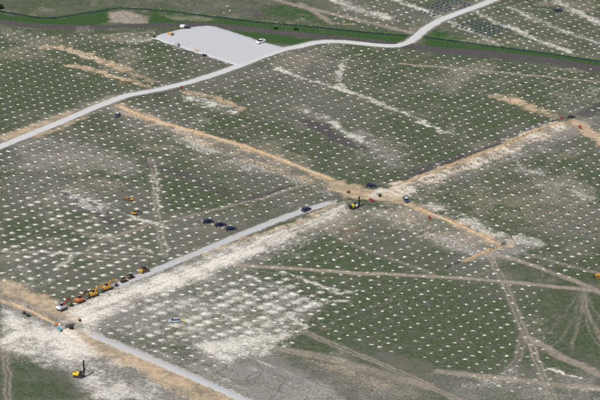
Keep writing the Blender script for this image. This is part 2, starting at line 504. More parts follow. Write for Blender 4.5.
line('dark', [(375, 189), (400, 179), (440, 163), (470, 151), (520, 131), (560, 117)], 4.5, 0.7, 0.5, broken=0.4)
area('dark', [(568, 116), (585, 107), (604, 102), (604, 110), (588, 118)], 0.75, 4, 0.3)
area('dark', [(100, 312), (140, 303), (150, 318), (120, 330)], 0.35, 8, 0.7)
line('dark', [(0, 285), (30, 300), (58, 312)], 2.0, 0.4, 0.7, broken=0.5)
# scraped orange clay
for pts, w, s in (([(118, 106), (135, 113), (150, 120), (200, 134.5), (240, 145), (275, 157), (310, 171), (345, 187)], 5.5, 0.95),
                  ([(115, 105), (128, 103.5)], 4, 0.8), ([(128, 114), (190, 138), (250, 160), (335, 190)], 7.0, 0.62),
                  ([(385, 190), (400, 185), (450, 165.5), (500, 146.5), (540, 129.5), (574, 121)], 5.5, 0.95), ([(378, 194), (410, 206), (450, 222.5), (475, 233), (496, 243)], 5.0, 0.9),
                  ([(41, 47), (62, 47), (82, 54), (110, 65), (152, 81)], 8.0, 0.85), ([(67, 65.5), (75, 65), (95, 70), (112, 75.5), (145, 86)], 5.0, 0.95), ([(0, 142), (30, 128), (70, 114)], 8.0, 0.75),
                  ([(35, 138), (60, 129), (85, 118)], 5.0, 0.65), ([(190, 93), (215, 98), (238, 108)], 8, 0.75), ([(160, 90), (175, 86), (190, 92)], 2.0, 0.5), ([(498, 96), (525, 105), (551, 116)], 9.0, 1.0),
                  ([(574, 122), (604, 142)], 9.0, 0.95), ([(0, 284), (25, 294), (55, 310), (85, 318)], 12.0, 0.9), ([(0, 299), (30, 311), (58, 326)], 3.0, 0.95),
                  ([(200, 255), (250, 238), (300, 221), (335, 207)], 3.4, 0.85), ([(75, 337), (110, 352), (160, 372), (220, 402)], 15.0, 0.95), ([(95, 340), (150, 363), (240, 406)], 3.0, 0.8),
                  ([(497, 246), (465, 261)], 3.0, 0.8), ([(150, 277), (200, 256)], 1.5, 0.45), ([(0, 138), (20, 131)], 5, 0.5), ([(400, 62), (430, 66), (455, 64)], 5, 0.35), ([(225, 104), (250, 115)], 4, 0.4),
                  ([(155, 285), (165, 276), (190, 270)], 2, 0.5), ([(335, 23), (355, 25)], 4, 0.6), ([(385, 33), (398, 35)], 4, 0.5), ([(55, 328), (82, 318)], 2, 0.5), ([(400, 215), (470, 245)], 9, 0.45), ([(385, 196), (430, 212), (480, 236)], 9, 0.5), ([(200, 262), (280, 238), (340, 210)], 5, 0.4), ([(335, 190), (350, 196)], 8, 0.7), ([(395, 197), (480, 163), (560, 128)], 9, 0.55), ([(0, 300), (40, 310), (70, 322)], 7, 0.5)):
    line('clay', pts, w, s, 0.8, broken=0.45 if max(q[1] for q in pts) < 120 else 0.35)
area('clay', [(322, 182), (345, 180), (375, 190), (402, 184), (412, 208), (370, 200), (345, 200), (330, 190)], 0.95, 7, 0.25)
area('clay', [(82, 336), (105, 346), (140, 370), (120, 366), (92, 350)], 0.8, 5, 0.3)
area('clay', [(150, 365), (185, 378), (235, 404), (190, 404)], 0.7, 6, 0.4)
area('clay', [(285, 352), (330, 358), (400, 384), (390, 392), (320, 372)], 0.45, 9, 0.3)
area('clay', [(390, 58), (420, 56), (452, 62), (440, 68), (410, 66)], 0.4, 4, 0.5)
area('clay', [(510, 238), (520, 243), (512, 248), (505, 246)], 0.7, 2, 0.3)
# red soil
for pts, s in (([(190, 216), (250, 212), (262, 222), (210, 245), (180, 250), (175, 240)], 0.5), ([(330, 229), (362, 228), (365, 234), (335, 235)], 0.8), ([(526, 203), (548, 204), (562, 211), (545, 213)], 0.75),
               ([(238, 9), (250, 10), (272, 17), (250, 18)], 0.7), ([(112, 82), (125, 79), (132, 84), (122, 88)], 0.8), ([(550, 94), (600, 95), (600, 102), (560, 102)], 0.5), ([(144, 62), (152, 62), (155, 68), (146, 70)], 0.6),
               ([(205, 60), (215, 62), (212, 66)], 0.3), ([(225, 112), (236, 109), (234, 114)], 0.8), ([(172, 167), (184, 166), (180, 171)], 0.6), ([(190, 88), (205, 92), (240, 100), (230, 106)], 0.4)):
    area('red', pts, s, 10, 0.55)
# chalk: dust, scrapes, streaks
for pts, w, s in (([(330, -2), (350, 7), (370, 13), (388, 19)], 7, 0.8), ([(392, -1), (410, 6), (440, 18)], 5, 0.75), ([(449, 21), (468, 29)], 4.5, 0.8), ([(470, 30), (498, 44)], 3.5, 0.5),
                  ([(474, 11), (500, 22.5), (540, 39.5), (570, 52)], 5.5, 0.75), ([(510, 7), (540, 20), (580, 36), (602, 44)], 5.0, 0.65), ([(550, -2), (575, 10), (602, 23)], 6, 0.7), ([(485, 8), (510, 7), (570, 10)], 2, 0.5),
                  ([(275, 67), (300, 77), (340, 88), (375, 101), (395, 110), (450, 134)], 4.0, 0.8), ([(357, 53), (344, 61), (338, 74), (343, 88)], 3.8, 0.7), ([(350, 86), (372, 76), (395, 66)], 2.0, 0.35),
                  ([(306, 111), (322, 117), (345, 131), (362, 140)], 6, 0.75), ([(190, 99), (205, 103), (230, 112)], 7, 0.8), ([(160, 122), (195, 143), (230, 160), (250, 168)], 8, 0.55), ([(150, 133), (165, 138), (215, 155)], 4, 0.5),
                  ([(65, 190), (85, 200), (110, 206), (150, 222), (165, 226)], 4.0, 0.75), ([(50, 219), (70, 227), (90, 233), (130, 246), (150, 252)], 3.5, 0.55), ([(0, 251), (40, 252), (80, 253)], 2.5, 0.7),
                  ([(80, 253), (110, 254), (150, 257)], 2.2, 0.35), ([(45, 288), (55, 273), (68, 258), (90, 247)], 4.5, 0.6), ([(68, 185), (75, 197), (95, 210)], 6, 0.6), ([(380, 195), (450, 171), (500, 151), (556, 125)], 12, 0.75),
                  ([(430, 205), (445, 212), (460, 220)], 6, 0.7), ([(455, 215), (490, 233), (538, 243)], 9, 0.6), ([(510, 160), (550, 180), (602, 204)], 6, 0.5), ([(540, 186), (562, 180), (570, 182)], 2, 0.5),
                  ([(550, 370), (565, 375), (581, 379)], 1.8, 0.95), ([(450, 126), (470, 142)], 3, 0.4), ([(130, 42), (152, 39)], 7, 0.5), ([(80, 66), (110, 70), (130, 78)], 4, 0.4), ([(60, 50), (100, 60)], 3, 0.5),
                  ([(150, 37), (190, 51), (235, 66)], 4, 0.5), ([(0, 128), (20, 122)], 4, 0.3), ([(280, 345), (300, 330)], 4, 0.7), ([(485, 380), (500, 385)], 6, 0.4), ([(530, 385), (560, 398)], 5, 0.35), ([(570, 388), (600, 392)], 3, 0.5),
                  ([(375, 212), (400, 224), (440, 240), (470, 252)], 10, 0.4), ([(154, 160), (157, 190), (160, 225), (167, 254)], 2.2, 0.5), ([(118, 110), (140, 122), (190, 140), (250, 163), (330, 195)], 5.5, 0.4), ([(0, 320), (60, 318), (95, 335)], 8, 0.5), ([(0, 346), (45, 325), (70, 322)], 3, 0.6), ([(40, 360), (90, 372), (140, 400)], 9, 0.55), ([(60, 335), (100, 352), (150, 385)], 7, 0.5), ([(92, 345), (130, 375), (150, 402)], 7, 0.4), ([(60, 345), (110, 365)], 6, 0.5), ([(392, 198), (470, 167), (560, 127)], 7, 0.85)):
    line('chalk', pts, w * 1.1, s * 0.9, 0.9, broken=0.35 if max(q[1] for q in pts) < 62 else 0.6)
# the two large pale working areas
area('chalk', [(66, 312), (110, 289), (150, 277), (215, 252), (300, 222), (345, 205), (352, 210), (300, 233), (240, 262), (190, 285), (140, 302), (100, 322), (90, 336)], 1.0, 14, 0.35)
area('chalk', [(0, 308), (40, 322), (75, 332), (100, 352), (95, 366), (60, 362), (30, 356), (0, 352)], 0.85, 12, 0.42)
area('chalk', [(120, 300), (200, 280), (260, 280), (330, 304), (300, 326), (260, 352), (215, 360), (170, 345), (110, 330)], 0.26, 36, 0.6)
for u_ in ([(215, 262), (260, 282), (318, 305), (345, 300)], [(235, 290), (275, 305), (305, 325)], [(180, 300), (240, 322), (285, 345)], [(205, 350), (250, 333), (320, 300)], [(170, 340), (215, 322), (290, 285)], [(280, 272), (340, 292), (360, 290)]):
    line('chalk', u_, 3.0, 0.6, 0.9, broken=0.6)
area('chalk', [(185, 345), (250, 335), (300, 328), (268, 355), (225, 365)], 0.75, 8, 0.4)
area('chalk', [(78, 366), (112, 366), (150, 402), (90, 402)], 0.62, 8, 0.5)
area('chalk', [(300, 342 + 32), (345, 380), (340, 402), (270, 402), (290, 385)], 0.25, 8, 0.7)
area('chalk', [(150, 385), (175, 395), (165, 402), (140, 402)], 0.5, 4, 0.5)
area('chalk', [(108, 31), (100, 24), (112, 12), (128, 11), (148, 20), (130, 24)], 0.25, 4, 0.4)
area('chalk', [(0, 165), (60, 165), (140, 160), (250, 200), (200, 225), (150, 215), (40, 195), (0, 190)], 0.16, 8, 0.8)
# brown wheel tracks and worn paths
for pts, w, s, r in (([(300, 329), (330, 342), (375, 361), (420, 381), (462, 402)], 4.0, 0.85, True), ([(268, 347), (320, 356), (370, 370), (430, 387)], 6.0, 0.6, False), ([(440, 372), (520, 381), (602, 389)], 4.5, 0.7, False),
                     ([(489, 254), (505, 286), (516, 312), (526, 336), (540, 368), (556, 404)], 4.0, 0.85, True), ([(230, 265), (300, 269), (360, 273), (420, 275), (480, 279), (540, 285), (604, 292)], 3.4, 0.9, False),
                     ([(490, 252), (540, 267), (575, 281), (604, 294)], 3.6, 0.75, False), ([(583, 291), (582, 310), (576, 330), (572, 350)], 1.6, 0.6, False), ([(585, 291), (588, 315), (604, 345)], 2.0, 0.7, False), ([(587, 292), (594, 310), (604, 322)], 1.4, 0.5, False), ([(581, 292), (574, 318), (560, 342), (545, 350)], 1.6, 0.45, False), ([(580, 290), (566, 312), (548, 335)], 1.2, 0.35, False), ([(584, 291), (584, 312), (590, 335), (604, 352)], 1.2, 0.5, False),
                     ([(526, 337), (560, 357), (604, 377)], 4.5, 0.7, False), ([(528, 254), (565, 264), (604, 274)], 2.6, 0.5, False), ([(524, 336), (516, 362), (505, 375)], 3.5, 0.5, True), ([(152, 158), (155, 190), (158, 225), (166, 256)], 4.0, 0.8, True),
                     ([(88, 248), (110, 238), (150, 224), (200, 213), (262, 198), (300, 186)], 2.8, 0.6, False), ([(0, 252), (80, 253), (150, 257)], 2.4, 0.5, False), ([(400, 63), (470, 70), (540, 77), (604, 83)], 2.4, 0.75, False),
                     ([(268, -2), (300, 7), (350, 19), (400, 30), (412, 33)], 4.0, 0.75, False), ([(300, 4), (333, 24)], 4.0, 0.6, False), ([(5, 345), (7, 370), (8, 404)], 4.0, 0.75, True), ([(315, 226), (350, 245), (400, 262), (440, 276)], 2.6, 0.4, False),
                     ([(50, 219), (90, 233), (150, 252)], 3.5, 0.4, False), ([(80, 402), (110, 390), (140, 388)], 3, 0.4, False), ([(540, 255), (500, 262), (480, 275)], 2, 0.35, False), ([(520, 260), (560, 250), (604, 232)], 1.6, 0.45, False),
                     ([(330, 322), (390, 300), (404, 285)], 1.6, 0.35, False), ([(90, 180), (130, 170), (200, 140), (262, 120)], 1.6, 0.3, False)):
    line('brown', pts, w, s * (1.05 if w > 2.1 else 0.7), 0.6, 0.3, ruts=r, broken=0.28)
    line('grass', pts, w, -0.8 if w > 2.1 else -0.4, 0.8, 0.4)
area('brown', [(106, 22), (110, 12), (124, 9), (148, 17), (150, 24)], 0.8, 4, 0.3)
area('brown', [(165, 14), (200, 16), (222, 21), (200, 22), (165, 18)], 0.5, 4, 0.4)
area('brown', [(0, 28), (50, 33), (45, 38), (0, 36)], 0.45, 3, 0.4)
area('brown', [(60, 38), (150, 30), (160, 36), (110, 42)], 0.5, 4, 0.4)
area('brown', [(310, 360), (380, 370), (450, 400), (360, 395)], 0.4, 6, 0.3)
area('brown', [(560, 0), (600, 0), (600, 12)], 0.2, 4, 0.4)
area('brown', [(400, 195), (470, 180), (604, 185), (604, 236), (520, 234), (440, 215)], 0.42, 16, 0.6)
area('chalk', [(0, 172), (60, 176), (150, 212), (120, 222), (40, 200), (0, 195)], 0.32, 14, 0.7)
area('chalk', [(0, 262), (60, 268), (70, 300), (30, 290), (0, 280)], 0.3, 12, 0.7)
area('brown', [(300, 226), (345, 206), (400, 208), (450, 232), (440, 248), (380, 226), (330, 238)], 0.55, 14, 0.5)
area('brown', [(400, 190), (500, 155), (560, 135), (540, 160), (480, 200), (430, 205)], 0.35, 14, 0.6)
area('brown', [(120, 125), (200, 150), (300, 186), (320, 200), (240, 175), (150, 150)], 0.4, 12, 0.6)
area('brown', [(150, 10), (200, 12), (235, 18), (160, 16)], 0.3, 4, 0.5)

# scrape marks drawn out along the strip and the lane
i = near(ats([(60, 340), (60, 200), (560, 120), (350, 215)]), 5)
STR_U = vnoise(U_ / 22.0, V_ / 1.6, 1.0, 111, 3)
STR_V = vnoise(U_ / 1.6, V_ / 22.0, 1.0, 121, 3)
apron = np.zeros(NV)
i, v = line('red', [(90, 318), (150, 288), (230, 256), (345, 208)], 17.0, 1e-9, 0.4)
apron[i] = v
i, v = line('red', [(388, 198), (470, 165), (560, 126)], 9.0, 1e-9, 0.4)
posts_row = np.zeros(NV); posts_row[i] = v
mask['chalk'] *= 1 - apron * sstep(STR_U, 0.46, 0.72) * 0.42
mask['brown'] = np.maximum(mask['brown'], apron * sstep(STR_U, 0.50, 0.72) * 0.8)
tooth = sstep(np.sin(2 * PI * (U_ / PA + 0.16 * V_ / PB) + (N_MID - .5) * 9.0 + (N_FINE - .5) * 4), -0.9, 0.6)
mask['chalk'] *= 1 - posts_row * (1 - tooth) * 0.45
mask['brown'] = np.maximum(mask['brown'], posts_row * 0.4)
mask['clay'] = np.maximum(mask['clay'], posts_row * 0.55 * (0.5 + N_MID))
b_ = mask['bare']
mask['chalk'] = np.maximum(mask['chalk'], b_ * sstep(STR_V, 0.55, 0.82) * 0.55)
mask['dark'] = np.maximum(mask['dark'], b_ * sstep(STR_V, 0.50, 0.24) * 0.35)
for cx_, cy_, rr in ((133, 283, 2.2), (128, 288, 3.0), (206, 259, 2.6), (246, 244, 2.2), (252, 241, 3.0), (110, 297, 2.6), (265, 380, 7.0), (240, 372, 9.0), (300, 388, 8.0), (548, 318, 3.4), (470, 385, 4.0), (318, 328, 2.5), (90, 345, 3.0)):
    wx_, wy_ = at(cx_, cy_)
    t0 = RNG.uniform(0, 6)
    line('brown' if cy_ < 300 else 'dark', [(wx_ + rr * math.cos(t0 + .35 * q), wy_ + rr * math.sin(t0 + .35 * q)) for q in range(13)], 0.8, 0.6, 0.6, 0.2, px=False)

# distances to built strips, for relief and verges
d_main, d_strip, d_low = (np.full(NV, 1e9) for _ in range(3))
for arr, pts in ((d_main, ROAD_MAIN), (d_strip, ROAD_STRIP), (d_low, ROAD_LOWER)):
    i = near(pts, 14)
    arr[i] = seg_dist(X[i], Y[i], pts)
d_road = np.minimum(np.minimum(d_main, d_strip), d_low)
mask['bare'] = np.maximum(mask['bare'], (1 - sstep(d_main, 2.2, 6.0)) * 0.75 * (0.5 + 0.5 * N_MID))
mask['chalk'] = np.maximum(mask['chalk'], (1 - sstep(d_road + (N_FINE - 0.5) * 2.0, 2.2, 3.4)) * 0.5)
for k in ('grass', 'lush'):
    mask[k] *= sstep(d_road, 2.5, 5.0)
i = near(CREEK, 12)
d_creek = np.full(NV, 1e9)
d_creek[i] = seg_dist(X[i], Y[i], CREEK)
mask['lush'] = np.maximum(mask['lush'], (1 - sstep(d_creek, 1.5, 4.0)) * 0.6)

# ------------------------------------------------------------------ the survey grid of posts and spoil heaps
ANCH = [(387, 317.8), (492.5, 332), (43, 78.5), (215, 116), (533.5, 148), (425.4, 93.3), (177, 178.5), (65, 235.5), (520, 20.2), (363.5, 248), (570.5, 203.8),
        (318.5, 65.2), (266, 296), (250, 332), (440, 350), (30, 170), (450, 220), (120, 330)]
FREE = []


def lat(p):
    return ((p[0] * EU[0] + (p[1] - CAM_Y) * EU[1]) / PA, (p[0] * EV[0] + (p[1] - CAM_Y) * EV[1]) / PB)


anch_w = [at(*p) for p in ANCH]
anch_ph = [lat(w) for w in anch_w]
NO_GRID = [ats(p) for p in (
    [(-50, 7), (60, 14), (120, 3), (300, 22), (420, 33), (470, 40), (640, 66), (640, 74), (500, 59), (410, 50), (300, 40), (210, 30), (110, 34), (40, 34), (-50, 26)],   # creek meadow
    [(147, 38), (210, 22), (300, 36), (335, 40), (290, 49), (237, 68)],                                                  # pad
    [(60, 316), (150, 273), (345, 200), (350, 208), (200, 276), (140, 298), (96, 330)],             # chalk apron
    [(-40, 280), (30, 286), (75, 318), (100, 332), (260, 410), (190, 410), (140, 382), (60, 335), (-40, 300)],
    [(182, 366), (215, 372), (262, 350), (300, 344), (420, 372), (500, 392), (640, 392), (640, 430), (180, 430)],   # bare corner
    [(300, 326), (350, 342), (470, 372), (475, 400), (300, 345)],
    [(325, 178), (372, 180), (405, 190), (402, 207), (345, 206)],                                   # crossing
    [(540, 290), (640, 292), (640, 420), (560, 420)], [(500, 262), (600, 284), (600, 294), (500, 282)],
    [(415, 24), (440, 24), (470, 38), (412, 38)], [(220, -5), (330, -5), (330, 26), (250, 20), (232, 12)],
    [(90, -5), (225, -5), (225, 12), (90, 12)], [(0, 375), (80, 380), (130, 402), (0, 402)], [(555, 112), (585, 112), (590, 134), (565, 134)])]
POST_AREA = ats([(-40, 40), (640, 60), (640, 244), (560, 240), (500, 226), (440, 208), (395, 205), (345, 196), (300, 205), (262, 218), (235, 212), (200, 216), (160, 205), (90, 192), (0, 198), (-40, 200)])
POST_TOP = ats([(470, -12), (640, -12), (640, 52), (560, 48), (500, 20)])


def inside(p, poly):
    x, y = p
    r = False
    n = len(poly)
    for a in range(n):
        x0, y0 = poly[a]; x1, y1 = poly[(a + 1) % n]
        if (y0 > y) != (y1 > y) and x < (x1 - x0) * (y - y0) / (y1 - y0) + x0: r = not r
    return r


def pdist(p, pts):
    b = 1e9
    for (x0, y0), (x1, y1) in zip(pts, pts[1:]):
        vx, vy = x1 - x0, y1 - y0
        t = min(1, max(0, ((p[0] - x0) * vx + (p[1] - y0) * vy) / max(vx * vx + vy * vy, 1e-9)))
        b = min(b, math.hypot(p[0] - x0 - t * vx, p[1] - y0 - t * vy))
    return b


BERM_C = ats([(118, 106), (150, 119.5), (200, 134), (240, 144.5), (275, 156.5), (310, 170.5), (335, 180)])
BERM_B = ats([(394, 187), (420, 176.8), (450, 165), (500, 146), (540, 129), (560, 122.5)])
BERM_S = ats([(415, 207.5), (450, 222), (475, 232.5), (496, 242)])
BERM_E = ats([(496, 247), (482, 253), (465, 261)])
TRENCHES = [ats(q) for q in ([(402, 180), (420, 173.2), (445, 163), (470, 153.5), (500, 142)], [(540, 124), (548, 120.5), (562, 118), (573, 116)], [(575, 126.5), (582, 128), (592, 131)], [(447, 266.5), (458, 262), (464, 260)],
            [(499, 245.5), (506, 242), (515, 238.5)], [(156, 95.5), (168, 91.5), (182, 88.5)], [(62, 329), (70, 326), (84, 319)], [(60, 330), (72, 337), (80, 341)], [(353, 198), (360, 196.3), (368, 196)], [(250, 160.5), (262, 164)], [(176, 50), (205, 58), (233, 64)])]
BERM_W = ats([(8, 301.5), (30, 310.5), (45, 318), (58, 325.5)])
for q in TRENCHES: line('dark', q, 1.9, 1.0, 0.5, 0.3, px=False)
LINES_CLEAR = [(ROAD_MAIN, 4.4), (ROAD_STRIP, 3.6), (ROAD_LOWER, 4.0), (BERM_C, 3.2), (BERM_B, 1.8), (BERM_S, 2.0), (BERM_E, 2.2), (BERM_W, 3)]
KEEP_OFF = []   # spots of vehicles, filled here so heaps never stand inside them
for px_, r_ in (((208, 222), 3), ((220, 225.5), 3), ((231, 229.5), 3), ((175, 321), 4), ((128, 198), 4), ((135, 212), 4), ((78, 375), 5), ((84, 377), 4), ((353, 208), 6), ((305, 211), 3), ((371, 186.5), 3),
                ((406, 201), 3), ((117.5, 116), 3), ((598, 276), 6), ((429.5, 219), 2), ((181, 88), 2), ((557.5, 10), 3), ((177, 45), 3)):
    KEEP_OFF.append((at(*px_), r_))
for x_, y_ in ((431, 7), (444, 12), (468, 27), (425, 15), (460, 2), (20, 3)):
    KEEP_OFF.append((at(x_, y_), 7))

spots = []
cell = {}
lo_i, hi_i = 150, 262
for iu in range(148, 262):
    for iv in range(-172, -88):
        for k, (pu, pv) in enumerate(anch_ph):
            u, v = iu + (pu % 1), iv + (pv % 1)
            x = u * PA * EU[0] + v * PB * EV[0]
            y = u * PA * EU[1] + v * PB * EV[1] + CAM_Y
            if not (-172 < x < 172 and -212 < y < 304): continue
            dy_ = y - CAM_Y
            if abs(x) > 0.1125 * dy_ : continue
            best = min(range(len(anch_w)), key=lambda q: (anch_w[q][0] - x) ** 2 + (anch_w[q][1] - y) ** 2)
            if best != k: continue
            p = (x, y)
            if any(inside(p, q) for q in NO_GRID): continue
            if any(pdist(p, l) < w for l, w in LINES_CLEAR): continue
            if any(math.hypot(x - c[0], y - c[1]) < r for c, r in KEEP_OFF): continue
            ck = (int(x // 3), int(y // 3))
            if any(math.hypot(x - q[0], y - q[1]) < 3.2 for a in (-1, 0, 1) for b2 in (-1, 0, 1) for q in cell.get((ck[0] + a, ck[1] + b2), ())): continue
            cell.setdefault(ck, []).append(p)
            spots.append(p)

CHALKY = [ats(p) for p in ([(95, 305), (200, 272), (275, 262), (385, 292), (350, 318), (318, 334), (262, 362), (215, 364), (150, 350), (100, 334)], [(0, 305), (80, 335), (100, 368), (0, 350)])]
GREEN_SE = ats([(300, 300), (420, 268), (540, 285), (600, 300), (600, 400), (300, 400)])
OLIVE = ats([(0, 200), (150, 205), (150, 262), (60, 300), (0, 280)])
heaps, posts = [], []
NOISEH = NR.rand(len(spots), 6)
for (x, y), r in zip(spots, NOISEH):
    jx, jy = (r[0] - .5) * 0.55, (r[1] - .5) * 0.55
    sz, tone = 0.50 + 0.34 * r[2] ** 1.5, r[5]
    for q, hi in ((CHALKY[0], 0.75), (CHALKY[1], 0.7)):
        if inside((x, y), q): sz += hi * min(1.0, pdist((x, y), q + q[:1]) / 26.0) * (0.5 + r[2])
    if inside((x, y), GREEN_SE): sz *= 0.88
    if inside((x, y), OLIVE): sz *= 1.2
    has_post = inside((x, y), POST_AREA) or inside((x, y), POST_TOP)
    if has_post: sz *= 0.90
    sz *= 1.0
    if has_post and r[3] < 0.93: posts.append((x, y))
    if r[4] < (0.95 if has_post else 0.98):
        if x < -45 and -120 < y < 130: sz *= 1.22
        if has_post: heaps.append((x - 0.15 + jx * .6, y - 0.75 + jy * 0.4, sz, tone))
        else: heaps.append((x + jx, y + jy, sz, tone))

# dust round each heap, into the ground's masks
tree_x, tree_y = GX, GY
NXg, NYg = GX.size, GY.size
ch = mask['chalk'].reshape(NYg, NXg)
for hx, hy, sz, tone in heaps:
    big = min(1.0, max(0.0, (sz - 0.85) / 0.5))
    R = 1.6 * sz + 0.25 + 0.9 * big
    i0, i1 = np.searchsorted(GX, hx - R * 1.3), np.searchsorted(GX, hx + R * 1.3)
    j0, j1 = np.searchsorted(GY, hy - R), np.searchsorted(GY, hy + R)
    if i1 <= i0 or j1 <= j0: continue
    ox = (tone - .5) * 0.8
    d = np.hypot((GX[None, i0:i1] - hx - ox) / 1.25, GY[j0:j1, None] - hy) / (R * 0.95)
    v = np.clip(1 - d, 0, 1) ** 1.0 * (0.48 + 0.35 * tone + big * (0.47 - 0.35 * tone))
    ch[j0:j1, i0:i1] = np.maximum(ch[j0:j1, i0:i1], v)

# relief
Zr = gz(X, Y)
calm = sstep(d_road, 2.6, 5.0)
rough = (N_FINE - 0.5) * 0.16 + (N_MID - 0.5) * 0.25
rough += (vnoise(X, Y, 1.3, 77, 2) - 0.5) * 0.30 * np.maximum(mask['chalk'] * 0.8, np.maximum(mask['clay'], mask['dark']) * 0.8)
i = near(PAD, 10)
ins = np.zeros(NV, bool)
xx, yy = X[i], Y[i]
t = np.zeros(xx.shape, bool)
for a in range(len(PAD)):
    x0, y0 = PAD[a]; x1, y1 = PAD[(a + 1) % len(PAD)]
    t ^= ((y0 > yy) != (y1 > yy)) & (xx < (x1 - x0) * (yy - y0) / (y1 - y0 + 1e-9) + x0)
ins[i] = t
calm[ins] = 0
Zr = Zr + rough * calm
Zr = Zr - 1.1 * (1 - sstep(d_creek, 0.9, 2.0)) * sstep(d_main, 3.5, 5.0)
for pts in TRENCHES:
    i = near(pts, 3)
    Zr[i] -= 0.75 * (1 - sstep(seg_dist(X[i], Y[i], pts), 0.25, 0.95))
core = (np.abs(X) < 400) & (np.abs(Y) < 600)
Zr = np.where(core, Zr, gz(X, Y))

me = bpy.data.meshes.new('ground')
idx = np.arange(NV).reshape(NYg, NXg)
quads = np.stack([idx[:-1, :-1], idx[:-1, 1:], idx[1:, 1:], idx[1:, :-1]], -1).reshape(-1, 4)
me.vertices.add(NV)
me.vertices.foreach_set('co', np.stack([X, Y, Zr], 1).astype(np.float32).ravel())
me.loops.add(quads.size)
me.loops.foreach_set('vertex_index', quads.astype(np.int32).ravel())
me.polygons.add(len(quads))
me.polygons.foreach_set('loop_start', np.arange(0, quads.size, 4, dtype=np.int32))
me.polygons.foreach_set('loop_total', np.full(len(quads), 4, dtype=np.int32))
me.polygons.foreach_set('use_smooth', np.ones(len(quads), dtype=bool))
for nm, ks in (('soil_a', ('grass', 'chalk', 'clay', 'dark')), ('soil_b', ('brown', 'bare', 'red', 'lush'))):
    at_ = me.attributes.new(nm, 'FLOAT_COLOR', 'POINT')
    at_.data.foreach_set('color', np.stack([np.clip(mask[k], 0, 1) for k in ks], 1).astype(np.float32).ravel())
me.update(calc_edges=True)


